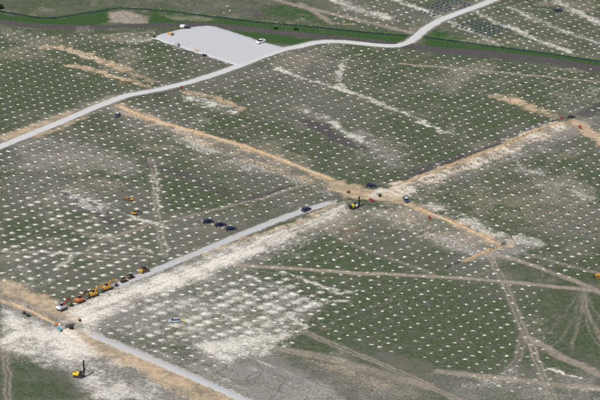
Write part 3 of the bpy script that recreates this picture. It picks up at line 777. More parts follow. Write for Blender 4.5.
def ground_mat():
    m, nt, b = new_mat('site_ground')
    p = geo_pos(nt)
    A = nd(nt, 'ShaderNodeAttribute', attribute_name='soil_a')
    B = nd(nt, 'ShaderNodeAttribute', attribute_name='soil_b')
    sa, sb = nd(nt, 'ShaderNodeSeparateColor'), nd(nt, 'ShaderNodeSeparateColor')
    nt.links.new(A.outputs['Color'], sa.inputs[0]); nt.links.new(B.outputs['Color'], sb.inputs[0])
    grass, chalk, clay, dark = sa.outputs[0], sa.outputs[1], sa.outputs[2], A.outputs['Alpha']
    brown, bare, red, lush = sb.outputs[0], sb.outputs[1], sb.outputs[2], B.outputs['Alpha']
    f1 = noise(nt, p, 0.9, 5, 0.72)      # clods and tufts
    f2 = noise(nt, p, 0.28, 4, 0.65)
    f3 = noise(nt, p, 2.3, 4, 0.75)
    f4 = noise(nt, p, 0.07, 3, 0.6)

    def edge(mk, n, amp, lo, hi):
        return ramp(nt, math_n(nt, 'ADD', mk, math_n(nt, 'MULTIPLY', math_n(nt, 'SUBTRACT', n, 0.5), amp)), lo, hi)
    # dull field soil with thin growth
    f5 = noise(nt, p, 0.45, 3, 0.6)
    base = mix(nt, ramp(nt, f1, 0.36, 0.62), (0.078, 0.086, 0.062), (0.19, 0.172, 0.138))
    base = mix(nt, ramp(nt, f4, 0.35, 0.65), base, mix(nt, ramp(nt, f3, 0.3, 0.7), (0.100, 0.104, 0.076), (0.19, 0.172, 0.138)))
    base = mix(nt, math_n(nt, 'MULTIPLY', ramp(nt, f3, 0.56, 0.70), 0.45), base, (0.34, 0.30, 0.245))
    gr = mix(nt, ramp(nt, f1, 0.36, 0.62), (0.040, 0.064, 0.026), (0.096, 0.114, 0.060))
    gr = mix(nt, math_n(nt, 'MULTIPLY', ramp(nt, f5, 0.5, 0.66), 0.42), gr, mix(nt, ramp(nt, f3, 0.35, 0.65), (0.11, 0.105, 0.078), (0.21, 0.185, 0.145)))
    col = mix(nt, edge(grass, f1, 1.6, 0.1, 1.0), base, gr)
    mv = mix(nt, ramp(nt, f1, 0.36, 0.62), (0.085, 0.080, 0.074), (0.175, 0.158, 0.146))
    col = mix(nt, math_n(nt, 'MULTIPLY', ramp(nt, f2, 0.50, 0.66), 0.62), col, mv)
    col = mix(nt, math_n(nt, 'MULTIPLY', ramp(nt, f2, 0.46, 0.32), 0.40), col, mix(nt, f1, (0.030, 0.048, 0.022), (0.070, 0.090, 0.044)))
    br = mix(nt, ramp(nt, f1, 0.3, 0.7), (0.19, 0.172, 0.15), (0.33, 0.30, 0.262))
    col = mix(nt, edge(bare, f1, 0.9, 0.15, 0.95), col, br)
    lg = mix(nt, ramp(nt, f1, 0.36, 0.64), (0.027, 0.066, 0.018), (0.060, 0.110, 0.036))
    col = mix(nt, edge(lush, f2, 0.9, 0.2, 0.9), col, lg)
    bn = mix(nt, ramp(nt, f1, 0.3, 0.7), (0.225, 0.19, 0.143), (0.37, 0.31, 0.235))
    col = mix(nt, edge(brown, f1, 0.8, 0.1, 0.85), col, bn)
    rd = mix(nt, ramp(nt, f1, 0.3, 0.7), (0.13, 0.075, 0.05), (0.25, 0.14, 0.09))
    col = mix(nt, edge(red, f1, 1.1, 0.3, 1.0), col, rd)
    dk = mix(nt, ramp(nt, f1, 0.3, 0.7), (0.060, 0.054, 0.051), (0.118, 0.104, 0.098))
    col = mix(nt, edge(dark, f1, 0.9, 0.25, 0.85), col, dk)
    cl = mix(nt, ramp(nt, f2, 0.35, 0.65), (0.35, 0.255, 0.165), (0.55, 0.40, 0.24))
    cl = mix(nt, ramp(nt, f3, 0.45, 0.75), cl, (0.60, 0.50, 0.38))
    col = mix(nt, edge(clay, f1, 1.0, 0.2, 0.95), col, cl)
    ck = mix(nt, ramp(nt, f1, 0.3, 0.6), (0.50, 0.45, 0.375), (0.76, 0.705, 0.605))
    col = mix(nt, edge(chalk, f1, 1.0, 0.15, 0.95), col, ck)
    nt.links.new(col, b.inputs['Base Color'])
    b.inputs['Roughness'].default_value = 0.97
    b.inputs['Specular IOR Level'].default_value = 0.08
    bump(nt, b, math_n(nt, 'ADD', f1, math_n(nt, 'MULTIPLY', f3, 0.5)), 0.75, 0.35)
    return m


ground = link('ground', me, ground_mat())
tag(ground, kind='structure')

# ------------------------------------------------------------------ roads, pad, creek, banks, trenches
def resample(pts, step):
    out = []
    for (x0, y0), (x1, y1) in zip(pts, pts[1:]):
        n = max(1, int(math.hypot(x1 - x0, y1 - y0) / step))
        out += [(x0 + (x1 - x0) * k / n, y0 + (y1 - y0) * k / n) for k in range(n)]
    out.append(pts[-1])
    a = np.array(out)
    for _ in range(4):
        a[1:-1] = a[1:-1] * 0.5 + (a[:-2] + a[2:]) * 0.25
    return a


def strip(name, pts, prof, mat, step=1.6, jit=0.0, zj=0.0, z0=0.0, seed=3, taper=False, ujit=0.0):
    """sweep a cross profile [(offset, height), ...] along pts"""
    r = np.random.RandomState(seed)
    a = resample(pts, step)
    t = np.gradient(a, axis=0)
    t /= np.linalg.norm(t, axis=1)[:, None]
    nrm = np.stack([-t[:, 1], t[:, 0]], 1)
    n, k = len(a), len(prof)
    V = np.zeros((n, k, 3))
    for j, (o, h) in enumerate(prof):
        oo = o + (r.rand(n) - .5) * jit * (1 if abs(o) > 0.3 else 0.4)
        hh = h * (1 + (r.rand(n) - .5) * zj) if h > 0.0 else np.full(n, h)
        if taper:
            e = np.clip(np.minimum(np.arange(n), np.arange(n)[::-1]) / 4.0, 0.05, 1)
            oo, hh = oo * (0.3 + 0.7 * e), np.where(hh > 0, hh * e, hh)
        V[:, j, 0] = a[:, 0] + nrm[:, 0] * oo
        V[:, j, 1] = a[:, 1] + nrm[:, 1] * oo
        V[:, j, 2] = gz(V[:, j, 0], V[:, j, 1]) + hh + z0
    f = [(i * k + j, i * k + j + 1, (i + 1) * k + j + 1, (i + 1) * k + j) for i in range(n - 1) for j in range(k - 1)]
    m = bpy.data.meshes.new(name)
    m.from_pydata(V.reshape(-1, 3).tolist(), [], f)
    hw = abs(prof[-2][0]) or 1.0
    at_ = m.attributes.new('across', 'FLOAT', 'POINT')
    at_.data.foreach_set('value', np.tile(np.array([o / hw for o, h in prof], dtype=np.float32), n))
    bm = bmesh.new(); bm.from_mesh(m)
    bmesh.ops.recalc_face_normals(bm, faces=bm.faces[:])
    if sum(fc.normal.z for fc in bm.faces) < 0: bmesh.ops.reverse_faces(bm, faces=bm.faces[:])
    bm.to_mesh(m); bm.free()
    return tag(link(name, m, mat, None, True), kind='structure')


ROADP = lambda w: [(-w / 2 - 0.7, -0.12), (-w / 2, 0.10), (-w / 4, 0.16), (0, 0.19), (w / 4, 0.16), (w / 2, 0.10), (w / 2 + 0.7, -0.12)]
strip('gravel_road', ROAD_MAIN, ROADP(4.0), M['gravel'], jit=0.35)
strip('gravel_strip', ROAD_STRIP, ROADP(3.3), M['strip_gravel'], jit=0.45, seed=5)
strip('gravel_lane', ROAD_LOWER, ROADP(3.0), M['strip_gravel'], jit=0.35, seed=8)
strip('creek_water', CREEK, [(-1.2, -0.50), (0, -0.50), (1.2, -0.50)], None, step=2.5).data.materials.append(None)
mw, nt_, b_ = new_mat('creek_water')
b_.inputs['Base Color'].default_value = (0.010, 0.022, 0.020, 1)
b_.inputs['Roughness'].default_value = 0.12
b_.inputs['Specular IOR Level'].default_value = 0.3
bump(nt_, b_, noise(nt_, geo_pos(nt_), 1.5, 3), 0.2, 0.05)
bpy.data.objects['creek_water'].data.materials.clear()
bpy.data.objects['creek_water'].data.materials.append(mw)
# reeds along the creek: upright blades, dark
rv, rf = [], []
a = resample(CREEK, 0.35)
r = np.random.RandomState(4)
for (x, y) in a:
    if abs(x) > 170 or pdist((x, y), ROAD_MAIN) < 4.2: continue
    for s in (-1, 1):
        if r.rand() < 0.55: continue
        xx, yy = x + (r.rand() - .5) * 0.6, y + s * (0.2 + r.rand() * 0.6)
        z = float(gz(xx, yy)) - 0.75
        h, w, an = 0.35 + r.rand() ** 3 * 0.5, 0.16 + 0.2 * r.rand(), r.rand() * PI
        cx, sy = math.cos(an) * w, math.sin(an) * w
        lx, ly = (r.rand() - .5) * 0.4, (r.rand() - .5) * 0.4
        k = len(rv)
        rv += [(xx - cx, yy - sy, z), (xx + cx, yy + sy, z), (xx + cx * .5 + lx, yy + sy * .5 + ly, z + h), (xx - cx * .6 + lx, yy - sy * .6 + ly, z + h * 0.9)]
        rf.append((k, k + 1, k + 2, k + 3))
m = bpy.data.meshes.new('reeds')
m.from_pydata(rv, [], rf)
M['reed'] = earth('reed_green', (0.008, 0.020, 0.014), (0.018, 0.036, 0.020), None, 0.3, 1.0)
tag(link('reeds', m, M['reed']), 'dark green reeds lining the narrow creek', 'reeds', kind='stuff')

# gravel pad
bm = bmesh.new()
lay = bm.verts.layers.float.new('across')
pp = []
for (x0, y0), (x1, y1) in zip(PAD, PAD[1:] + PAD[:1]):
    n = max(1, int(math.hypot(x1 - x0, y1 - y0) / 2.0))
    pp += [(x0 + (x1 - x0) * k / n + RNG.uniform(-.35, .35), y0 + (y1 - y0) * k / n + RNG.uniform(-.35, .35)) for k in range(n)]
cxp, cyp = sum(p[0] for p in pp) / len(pp), sum(p[1] for p in pp) / len(pp)
rings = []
for s in (1.0, 0.985, 0.85, 0.7, 0.55, 0.4, 0.25, 0.12):
    ring = []
    for x, y in pp:
        xx, yy = cxp + (x - cxp) * s, cyp + (y - cyp) * s
        ring.append(bm.verts.new((xx, yy, float(gz(xx, yy)) + (-0.05 if s == 1.0 else 0.17))))
    rings.append(ring)
for a, b in zip(rings, rings[1:]):
    for i in range(len(pp)):
        j = (i + 1) % len(pp)
        bm.faces.new((a[i], a[j], b[j], b[i]))
cv = bm.verts.new((cxp, cyp, float(gz(cxp, cyp)) + 0.17))
for i in range(len(pp)): bm.faces.new((rings[-1][i], rings[-1][(i + 1) % len(pp)], cv))
for q, ring in enumerate(rings):
    for v_ in ring: v_[lay] = (1.15, 1.05, 0.78, 0.6, 0.5, 0.42, 0.3, 0.15)[q]
tag(finish('gravel_pad', bm, M['pad_gravel'], None, True), kind='structure')

BANK = lambda w, h: [(-w / 2 - .3, -0.15), (-w / 2, 0.08), (-w / 4, h * .75), (0, h), (w / 4, h * .7), (w / 2, 0.08), (w / 2 + .3, -0.15)]
for pts, w, h, sd in ((BERM_C, 1.9, 0.55, 1), (BERM_B, 1.5, 0.6, 2), (BERM_S, 1.5, 0.55, 3), (BERM_E, 1.9, 0.7, 4), (BERM_W, 1.9, 0.5, 6)):
    strip('clay_bank', pts, BANK(w, h), M['clay'], 1.0, 1.1, 1.1, 0.0, sd, True)


# ------------------------------------------------------------------ spoil heaps
def heap_data(seed, n=11):
    r = np.random.RandomState(seed)
    st, ph = 1.0 + 0.7 * r.rand(), r.rand(3) * 6
    def wob(a): return 1 + 0.22 * math.sin(2 * a + ph[0]) + 0.16 * math.sin(3 * a + ph[1]) + 0.12 * math.sin(5 * a + ph[2])
    v = [(0.12 * (r.rand() - .5), 0.12 * (r.rand() - .5), 0.22 + 0.12 * r.rand())]
    for rad, z in ((0.30, 0.24), (0.58, 0.15), (0.84, 0.06), (1.1, -0.10)):
        for k in range(n):
            a = 2 * PI * (k + r.rand() * .6) / n
            q = rad * (0.82 + 0.3 * r.rand()) * wob(a)
            v.append((q * st * math.cos(a), q * math.sin(a), z * (0.35 + 1.2 * r.rand()) if z > 0 else z))
    f = [(0, 1 + k, 1 + (k + 1) % n) for k in range(n)]
    for t in range(3):
        for k in range(n):
            a, b = 1 + t * n + k, 1 + t * n + (k + 1) % n
            f.append((a, a + n, b + n, b))
    return v, f


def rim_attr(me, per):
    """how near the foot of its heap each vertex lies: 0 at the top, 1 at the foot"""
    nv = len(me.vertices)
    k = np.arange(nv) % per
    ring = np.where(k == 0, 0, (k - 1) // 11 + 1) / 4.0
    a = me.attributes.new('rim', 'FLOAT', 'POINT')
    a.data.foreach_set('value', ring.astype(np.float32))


def heap_mat():
    m, nt, b = new_mat('spoil_chalk')
    p = geo_pos(nt)
    big = noise(nt, p, 0.05, 3)
    f1 = noise(nt, p, 1.8, 5, 0.7)
    tone = noise(nt, p, 0.22, 2)
    own = math_n(nt, 'FRACT', math_n(nt, 'ADD', nd(nt, 'ShaderNodeAttribute', attribute_name='tone').outputs['Fac'], nd(nt, 'ShaderNodeObjectInfo').outputs['Random']))
    c = mix(nt, ramp(nt, f1, 0.3, 0.7), (0.50, 0.47, 0.395), (0.80, 0.77, 0.68))
    c = mix(nt, math_n(nt, 'MULTIPLY', ramp(nt, own, 0.8, 0.0), 0.75), c, mix(nt, f1, (0.30, 0.285, 0.225), (0.46, 0.44, 0.37)))
    c = mix(nt, math_n(nt, 'MULTIPLY', ramp(nt, tone, 0.50, 0.72), 0.7), c, (0.36, 0.32, 0.26))
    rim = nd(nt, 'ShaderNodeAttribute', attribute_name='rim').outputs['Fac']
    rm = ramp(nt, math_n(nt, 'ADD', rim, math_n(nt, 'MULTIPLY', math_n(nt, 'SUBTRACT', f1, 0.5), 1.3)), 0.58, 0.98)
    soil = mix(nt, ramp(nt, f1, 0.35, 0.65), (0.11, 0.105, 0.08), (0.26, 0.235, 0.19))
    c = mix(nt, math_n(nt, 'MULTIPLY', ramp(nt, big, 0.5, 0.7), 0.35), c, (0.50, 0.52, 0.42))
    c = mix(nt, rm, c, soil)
    nt.links.new(c, b.inputs['Base Color'])
    b.inputs['Roughness'].default_value = 0.97
    bump(nt, b, f1, 0.8, 0.25)
    return m


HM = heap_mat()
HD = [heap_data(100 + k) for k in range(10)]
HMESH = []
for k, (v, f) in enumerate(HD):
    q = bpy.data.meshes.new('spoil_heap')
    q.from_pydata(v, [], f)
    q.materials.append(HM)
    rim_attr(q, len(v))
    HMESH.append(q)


def in_view(x, y):
    return y > -206 and abs(x) < 0.1045 * (y - CAM_Y)


heaps.sort(key=lambda h: (not in_view(h[0], h[1]), h[1]))
near_h, far_h = heaps[:300], heaps[300:]
# (the far heaps lie among grass and posts and are duller than the fresh ones)
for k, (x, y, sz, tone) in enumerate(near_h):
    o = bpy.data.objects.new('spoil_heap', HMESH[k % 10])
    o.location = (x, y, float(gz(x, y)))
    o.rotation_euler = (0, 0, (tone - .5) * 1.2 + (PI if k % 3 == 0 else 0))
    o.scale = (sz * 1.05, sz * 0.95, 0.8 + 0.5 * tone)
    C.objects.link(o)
    if inside((x, y), CHALKY[0]): lb, gp = 'pale chalk spoil heap in the crowded dusty patch below the gravel strip', 'spoil heaps of the dusty patch'
    elif inside((x, y), GREEN_SE): lb, gp = 'small pale spoil heap on the green grass of the lower right field', 'spoil heaps on the green lower right field'
    elif y < -90: lb, gp = 'pale chalk spoil heap on the grey ground of the lower left corner', 'spoil heaps of the lower left corner'
    elif x < -20: lb, gp = 'pale spoil heap on the olive field left of the excavator row', 'spoil heaps of the left field'
    else: lb, gp = 'pale spoil heap on the field right of the gravel strip and above the brown path', 'spoil heaps of the middle right field'
    tag(o, lb, 'spoil heap', gp)


def joined(name, items, datas, mat, label, cat, tones=None):
    vv, ff, tt = [], [], []
    for k, (x, y, rz, sx, sy, sz_) in enumerate(items):
        v, f = datas[k % len(datas)]
        c, s = math.cos(rz), math.sin(rz)
        b = len(vv)
        z = float(gz(x, y))
        if tones: tt += [tones[k]] * len(v)
        vv += [(x + (a * c * sx - d * s * sy), y + (a * s * sx + d * c * sy), z + e * sz_) for a, d, e in v]
        ff += [tuple(b + i for i in q) for q in f]
    m = bpy.data.meshes.new(name)
    m.from_pydata(vv, [], ff)
    if tones:
        rim_attr(m, len(datas[0][0]))
        m.attributes.new('tone', 'FLOAT', 'POINT').data.foreach_set('value', np.array(tt, dtype=np.float32))
    return tag(link(name, m, mat), label, cat, kind='stuff')


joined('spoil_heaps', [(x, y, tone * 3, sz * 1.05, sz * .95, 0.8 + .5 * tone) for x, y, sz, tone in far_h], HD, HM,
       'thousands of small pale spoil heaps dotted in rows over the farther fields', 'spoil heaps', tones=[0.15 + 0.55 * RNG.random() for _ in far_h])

# ------------------------------------------------------------------ steel posts, an H section each
def post_data(h=0.85, w=0.2, d=0.2, t=0.06):
    pr = [(-w / 2, -d / 2), (w / 2, -d / 2), (w / 2, -d / 2 + t), (t / 2, -d / 2 + t), (t / 2, d / 2 - t), (w / 2, d / 2 - t), (w / 2, d / 2), (-w / 2, d / 2),
          (-w / 2, d / 2 - t), (-t / 2, d / 2 - t), (-t / 2, -d / 2 + t), (-w / 2, -d / 2 + t)]
    n = len(pr)
    v = [(x, y, -0.4) for x, y in pr] + [(x, y, h) for x, y in pr]
    f = [(i, (i + 1) % n, n + (i + 1) % n, n + i) for i in range(n)] + [tuple(range(n, 2 * n))]
    return v, f


PD = post_data()
pm = bpy.data.meshes.new('steel_post')
pm.from_pydata(*[PD[0], [], PD[1]])
pm.materials.append(M['post'])
posts.sort(key=lambda h: (not in_view(h[0], h[1]), h[1]))
for k, (x, y) in enumerate(posts[:300]):
    o = bpy.data.objects.new('steel_post', pm)
    o.location = (x, y, float(gz(x, y)))
    o.rotation_euler = (RNG.uniform(-.03, .03), RNG.uniform(-.03, .03), PHI)
    o.scale = (1, 1, RNG.uniform(0.9, 1.1))
    C.objects.link(o)
    if x < 30: lb, gp = 'short dark steel post standing in a row on the field left of the crossing', 'steel posts left of the crossing'
    else: lb, gp = 'short dark steel post standing in a row on the field right of the crossing', 'steel posts right of the crossing'
    tag(o, lb, 'post', gp)
joined('steel_posts', [(x, y, PHI, 1, 1, RNG.uniform(.9, 1.1)) for x, y in posts[300:]], [PD], M['post'],
       'thousands of short dark steel posts standing in rows over the far fields', 'posts')
print('heaps', len(heaps), 'posts', len(posts))

# ------------------------------------------------------------------ machines
def track(bm, cx, cy, L, H, W, n=8):
    prof = []
    r = H / 2
    for k in range(n + 1):
        a = -PI / 2 + PI * k / n
        prof.append((cx + L / 2 - r + r * math.cos(a), r + r * math.sin(a)))
    for k in range(n + 1):
        a = PI / 2 + PI * k / n
        prof.append((cx - L / 2 + r + r * math.cos(a), r + r * math.sin(a)))
    prism(bm, prof, cy - W / 2, cy + W / 2)
    for k in range(9):                                       # grousers on the upper run
        x = cx - L / 2 + r + (L - 2 * r) * k / 8
        bx(bm, (x, cy, H + 0.03), (0.09, W * 0.98, 0.05))


def wheel(root, x, y, r, w, name='wheel'):
    bm = bmesh.new()
    cyl(bm, (x, y - w / 2, r), (x, y + w / 2, r), r, None, 14)
    o = finish(name, bm, M['rubber'], root)
    bm = bmesh.new()
    s = 1 if y > 0 else -1
    cyl(bm, (x, y + s * (w / 2 - 0.05), r), (x, y + s * (w / 2 + 0.02), r), r * 0.58, None, 10)
    finish('rim', bm, M['grey'], o)
    return o


def excavator(px_, py_, rz, label, body, cw, boom_m, boom=((0.6, 1.9), (2.2, 3.7), (4.3, 4.1)), stick=((4.3, 4.1), (5.7, 1.3)), swing=0.0, scale=1.0, group='excavators'):
    x, y = at(px_, py_)
    t = empty('excavator', x, y, rz, label, 'excavator', group)
    t.scale = (scale * 0.9,) * 3
    for s in (-1, 1):
        bm = bmesh.new()
        track(bm, 0, s * 1.15, 4.1, 0.85, 0.6)
        o = finish('track', bm, M['steel'], t)
        bm = bmesh.new()
        bx(bm, (0, s * 1.47, 0.42), (2.9, 0.06, 0.36), 0.03)
        finish('track_frame', bm, M['charcoal'], o)
    bm = bmesh.new(); bx(bm, (0, 0, 0.6), (2.2, 1.6, 0.5), 0.08); cyl(bm, (0, 0, 0.8), (0, 0, 1.05), 0.7, None, 14)
    finish('undercarriage', bm, M['charcoal'], t)
    rot = Matrix.Rotation(swing, 4, 'Z')
    def fin(name, bm, mat, par=t):
        bmesh.ops.transform(bm, matrix=rot, verts=bm.verts[:])
        return finish(name, bm, mat, par)
    bm = bmesh.new(); bx(bm, (-0.35, 0, 1.3), (3.3, 2.6, 0.42), 0.06); bx(bm, (-0.3, -0.85, 1.8), (2.6, 0.85, 0.62), 0.08)
    fin('body', bm, body)
    bm = bmesh.new(); bx(bm, (-1.3, 0.25, 1.85), (1.35, 1.35, 0.7), 0.1); fin('engine_cover', bm, body)
    bm = bmesh.new(); prism(bm, [(-2.75, 1.3), (-2.85, 1.6), (-2.75, 2.15), (-2.0, 2.2), (-2.0, 1.05), (-2.6, 1.05)], -1.3, 1.3, 0.06); fin('counterweight', bm, cw)
    bm = bmesh.new(); cyl(bm, (-1.2, -0.6, 2.1), (-1.2, -0.6, 2.75), 0.08, None, 8); fin('exhaust_pipe', bm, M['charcoal'])
    bm = bmesh.new(); prism(bm, [(-0.55, 1.5), (1.25, 1.5), (1.3, 2.1), (0.95, 2.95), (-0.55, 3.0)], 0.35, 1.3, 0.06)
    c = fin('cab', bm, M['charcoal'])
    bm = bmesh.new(); prism(bm, [(-0.35, 2.1), (1.12, 2.1), (0.88, 2.8), (-0.35, 2.84)], 1.29, 1.33); prism(bm, [(-0.35, 2.1), (1.12, 2.1), (0.88, 2.8), (-0.35, 2.84)], 0.32, 0.36)
    fin('window', bm, M['glass'], c)
    bm = bmesh.new(); bx(bm, (0.2, 0.82, 3.02), (1.35, 0.85, 0.06)); fin('roof', bm, body, c)
    bm = bmesh.new(); beam(bm, boom, 0.42, (0.55, 0.85, 0.5)); fin('boom', bm, boom_m)
    bm = bmesh.new(); beam(bm, [(stick[0][0] - 0.35, stick[0][1] + 0.45), stick[0], stick[1]], 0.34, (0.3, 0.55, 0.28)); fin('stick', bm, boom_m)
    bm = bmesh.new()
    b1 = boom[1]
    for s in (-.3, .3): cyl(bm, (0.9, s, 1.5), (b1[0] + .1, s, b1[1] - 0.25), 0.1, None, 8)
    cyl(bm, (b1[0], 0, b1[1] + 0.5), (stick[0][0] - .35, 0, stick[0][1] + .45), 0.09, None, 8)
    fin('hydraulic_cylinder', bm, M['steel'])
    bm = bmesh.new()
    ex, ez = stick[1]
    prism(bm, [(ex + .15, ez + .1), (ex + .25, ez - .35), (ex - .15, ez - .85), (ex - .75, ez - .95), (ex - .95, ez - .5), (ex - .5, ez - .45), (ex - .25, ez)], -0.55, 0.55, 0.03)
    for k in range(4): bx(bm, (ex - 1.02, -0.42 + .28 * k, ez - .55), (0.22, 0.1, 0.08))
    fin('bucket', bm, M['charcoal'])
    return t


def loader(px_, py_, rz, label, body, arms_m, scale=1.0, group=None):
    """compact wheeled loader"""
    x, y = at(px_, py_)
    t = empty('compact_loader', x, y, rz, label, 'loader', group)
    t.scale = (scale,) * 3
    for sx in (-0.75, 0.75):
        for sy in (-0.75, 0.75): wheel(t, sx, sy, 0.45, 0.36)
    bm = bmesh.new(); prism(bm, [(-1.45, 0.4), (1.1, 0.4), (1.1, 0.95), (0.7, 1.1), (-0.5, 1.15), (-0.6, 1.5), (-1.4, 1.45), (-1.55, 0.9)], -0.56, 0.56, 0.06); finish('body', bm, body, t)
    bm = bmesh.new(); prism(bm, [(-0.6, 1.1), (0.75, 1.05), (0.6, 2.1), (-0.55, 2.15)], -0.55, 0.55, 0.04); c = finish('cab', bm, M['charcoal'], t)
    bm = bmesh.new()
    for s in (-1, 1): prism(bm, [(-0.45, 1.25), (0.6, 1.25), (0.5, 1.98), (-0.42, 2.0)], s * .565 - .01, s * .565 + .01)
    finish('window', bm, M['glass'], c)
    bm = bmesh.new()
    for s in (-.72, .72): beam(bm_ := bm, [(-1.3, 1.55), (0.4, 1.45), (1.45, 0.6)], 0.14, (0.2, 0.26, 0.2)); bmesh.ops.translate(bm, vec=(0, s, 0), verts=bm.verts[-12:])
    finish('lift_arm', bm, arms_m, t)
    bm = bmesh.new(); prism(bm, [(1.4, 0.75), (1.35, 0.1), (2.2, 0.06), (2.25, 0.14), (1.6, 0.22), (1.55, 0.75)], -0.9, 0.9); finish('bucket', bm, M['steel'], t)
    return t


def dozer(px_, py_, rz, label, scale=1.0):
    x, y = at(px_, py_)
    t = empty('bulldozer', x, y, rz, label, 'bulldozer')
    t.scale = (scale,) * 3
    for s in (-1, 1):
        bm = bmesh.new(); track(bm, 0, s * 1.05, 3.9, 1.15, 0.62); o = finish('track', bm, M['steel'], t)
        bm = bmesh.new(); bx(bm, (0, s * 1.05, 1.24), (2.6, 0.5, 0.10), 0.03); finish('fender', bm, M['yellow'], o)
    bm = bmesh.new(); prism(bm, [(-1.7, 0.7), (2.0, 0.6), (2.1, 1.2), (1.9, 1.75), (0.2, 1.85), (0.1, 1.5), (-1.7, 1.5)], -0.62, 0.62, 0.06); finish('body', bm, M['yellow'], t)
    bm = bmesh.new(); prism(bm, [(-1.3, 1.4), (0.3, 1.4), (0.15, 2.85), (-1.25, 2.85)], -0.75, 0.75, 0.05); c = finish('cab', bm, M['charcoal'], t)
    bm = bmesh.new(); bx(bm, (-0.55, 0, 2.92), (1.75, 1.65, 0.1), 0.03); finish('roof', bm, M['charcoal'], c)
    bm = bmesh.new()
    for s in (-1, 1): bx(bm, (-.5, s * .765, 2.2), (1.1, 0.02, 0.8))
    finish('window', bm, M['glass'], c)
    bm = bmesh.new()
    for s in (-1, 1): beam(bm, [(0.0, .6), (1.5, .55), (2.6, .5)], 0.2, (.25, .25, .25)); bmesh.ops.translate(bm, vec=(0, s * 1.5, 0), verts=bm.verts[-12:])
    finish('push_arm', bm, M['yellow'], t)
    bm = bmesh.new(); prism(bm, [(2.85, 0.05), (2.65, 0.4), (2.65, 0.9), (2.85, 1.25), (2.75, 1.3), (2.5, .9), (2.5, .4), (2.75, .05)], -1.75, 1.75); finish('blade', bm, M['charcoal'], t)
    bm = bmesh.new(); cyl(bm, (1.2, .3, 1.8), (1.2, .3, 2.5), .08, None, 8); finish('exhaust_pipe', bm, M['charcoal'], t)
    bm = bmesh.new(); bx(bm, (-2.1, 0, .9), (.5, 1.2, .3), .03)
    for s in (-.45, 0, .45): bx(bm, (-2.35, s, .6), (.12, .1, .8))
    finish('ripper', bm, M['charcoal'], t)
    return t


def drill_rig(px_, py_, rz, label, body, mast_h, L=5.0, accent=None, mast_x=None, frame_mat=None):
    x, y = at(px_, py_)
    t = empty('drill_rig', x, y, rz, label, 'drill rig')
    fm = frame_mat or M['charcoal']
    for s in (-1, 1):
        bm = bmesh.new(); track(bm, 0, s * 0.95, L * .72, .75, .5); finish('track', bm, M['steel'], t)
    bm = bmesh.new(); bx(bm, (0, 0, .75), (L * .8, 1.3, .4), .06); finish('chassis', bm, fm, t)
    bm = bmesh.new(); prism(bm, [(-L * .45, .95), (L * .08, .95), (L * .08, 1.75), (-L * .1, 1.95), (-L * .42, 1.85)], -.95, .95, .08); o = finish('body', bm, body, t)
    bm = bmesh.new()
    for k in range(4): bx(bm, (-L * .38 + .32 * k, 0, 1.93), (.14, 1.2, .05))
    finish('grille', bm, M['charcoal'], o)
    bm = bmesh.new(); prism(bm, [(L * .1, .95), (L * .3, .95), (L * .3, 1.7), (L * .25, 2.4), (L * .1, 2.45)], .1, .95, .05); c = finish('cab', bm, M['charcoal'], t)
    bm = bmesh.new(); prism(bm, [(L * .12, 1.6), (L * .285, 1.6), (L * .24, 2.3), (L * .12, 2.32)], .945, .98); finish('window', bm, M['glass'], c)
    if body is M['charcoal']:
        bm = bmesh.new(); bx(bm, (-L * .12, -.30, 1.9), (L * .2, 1.3, .5), .06); bx(bm, (-L * .12, -.98, 1.4), (L * .2, .1, .7), .02); finish('side_panel', bm, M['bright_yellow'], t)
    bm = bmesh.new(); bx(bm, (L * .2, -.5, 1.35), (L * .2, .7, .7), .06); finish('power_pack', bm, accent or M['grey'], t)
    mx = mast_x or L * .52
    bm = bmesh.new()
    for sx in (-.17, .17):
        for sy in (-.17, .17): bx(bm, (mx + sx, sy, mast_h / 2 + .1), (.13, .13, mast_h))
    n = int(mast_h / .6)
    for k in range(n + 1):
        z = .15 + k * (mast_h - .1) / n
        bx(bm, (mx, 0, z), (.46, .46, .07))
        if k < n:
            dz = (mast_h - .1) / n
            for s in (-.17, .17): cyl(bm, (mx - .17, s, z), (mx + .17, s, z + dz), .035, None, 4)
    m_ = finish('mast', bm, fm, t)
    bm = bmesh.new(); bx(bm, (mx + .05, 0, mast_h + .22), (.8, .55, .3), .05); finish('mast_head', bm, fm, m_)
    bm = bmesh.new(); bx(bm, (mx + .38, 0, mast_h * .55), (.4, .5, 1.0), .05); finish('hammer', bm, M['bright_yellow'] if accent is None else M['charcoal'], m_)
    bm = bmesh.new()
    for s in (-.4, .4): cyl(bm, (L * .3, s, 1.0), (mx - .1, s * .4, mast_h * .5), .09, None, 8)
    finish('brace', bm, M['steel'], t)
    bm = bmesh.new(); bx(bm, (L * .42, 0, .7), (L * .22, .5, .5), .04); finish('mast_foot', bm, fm, t)
    return t


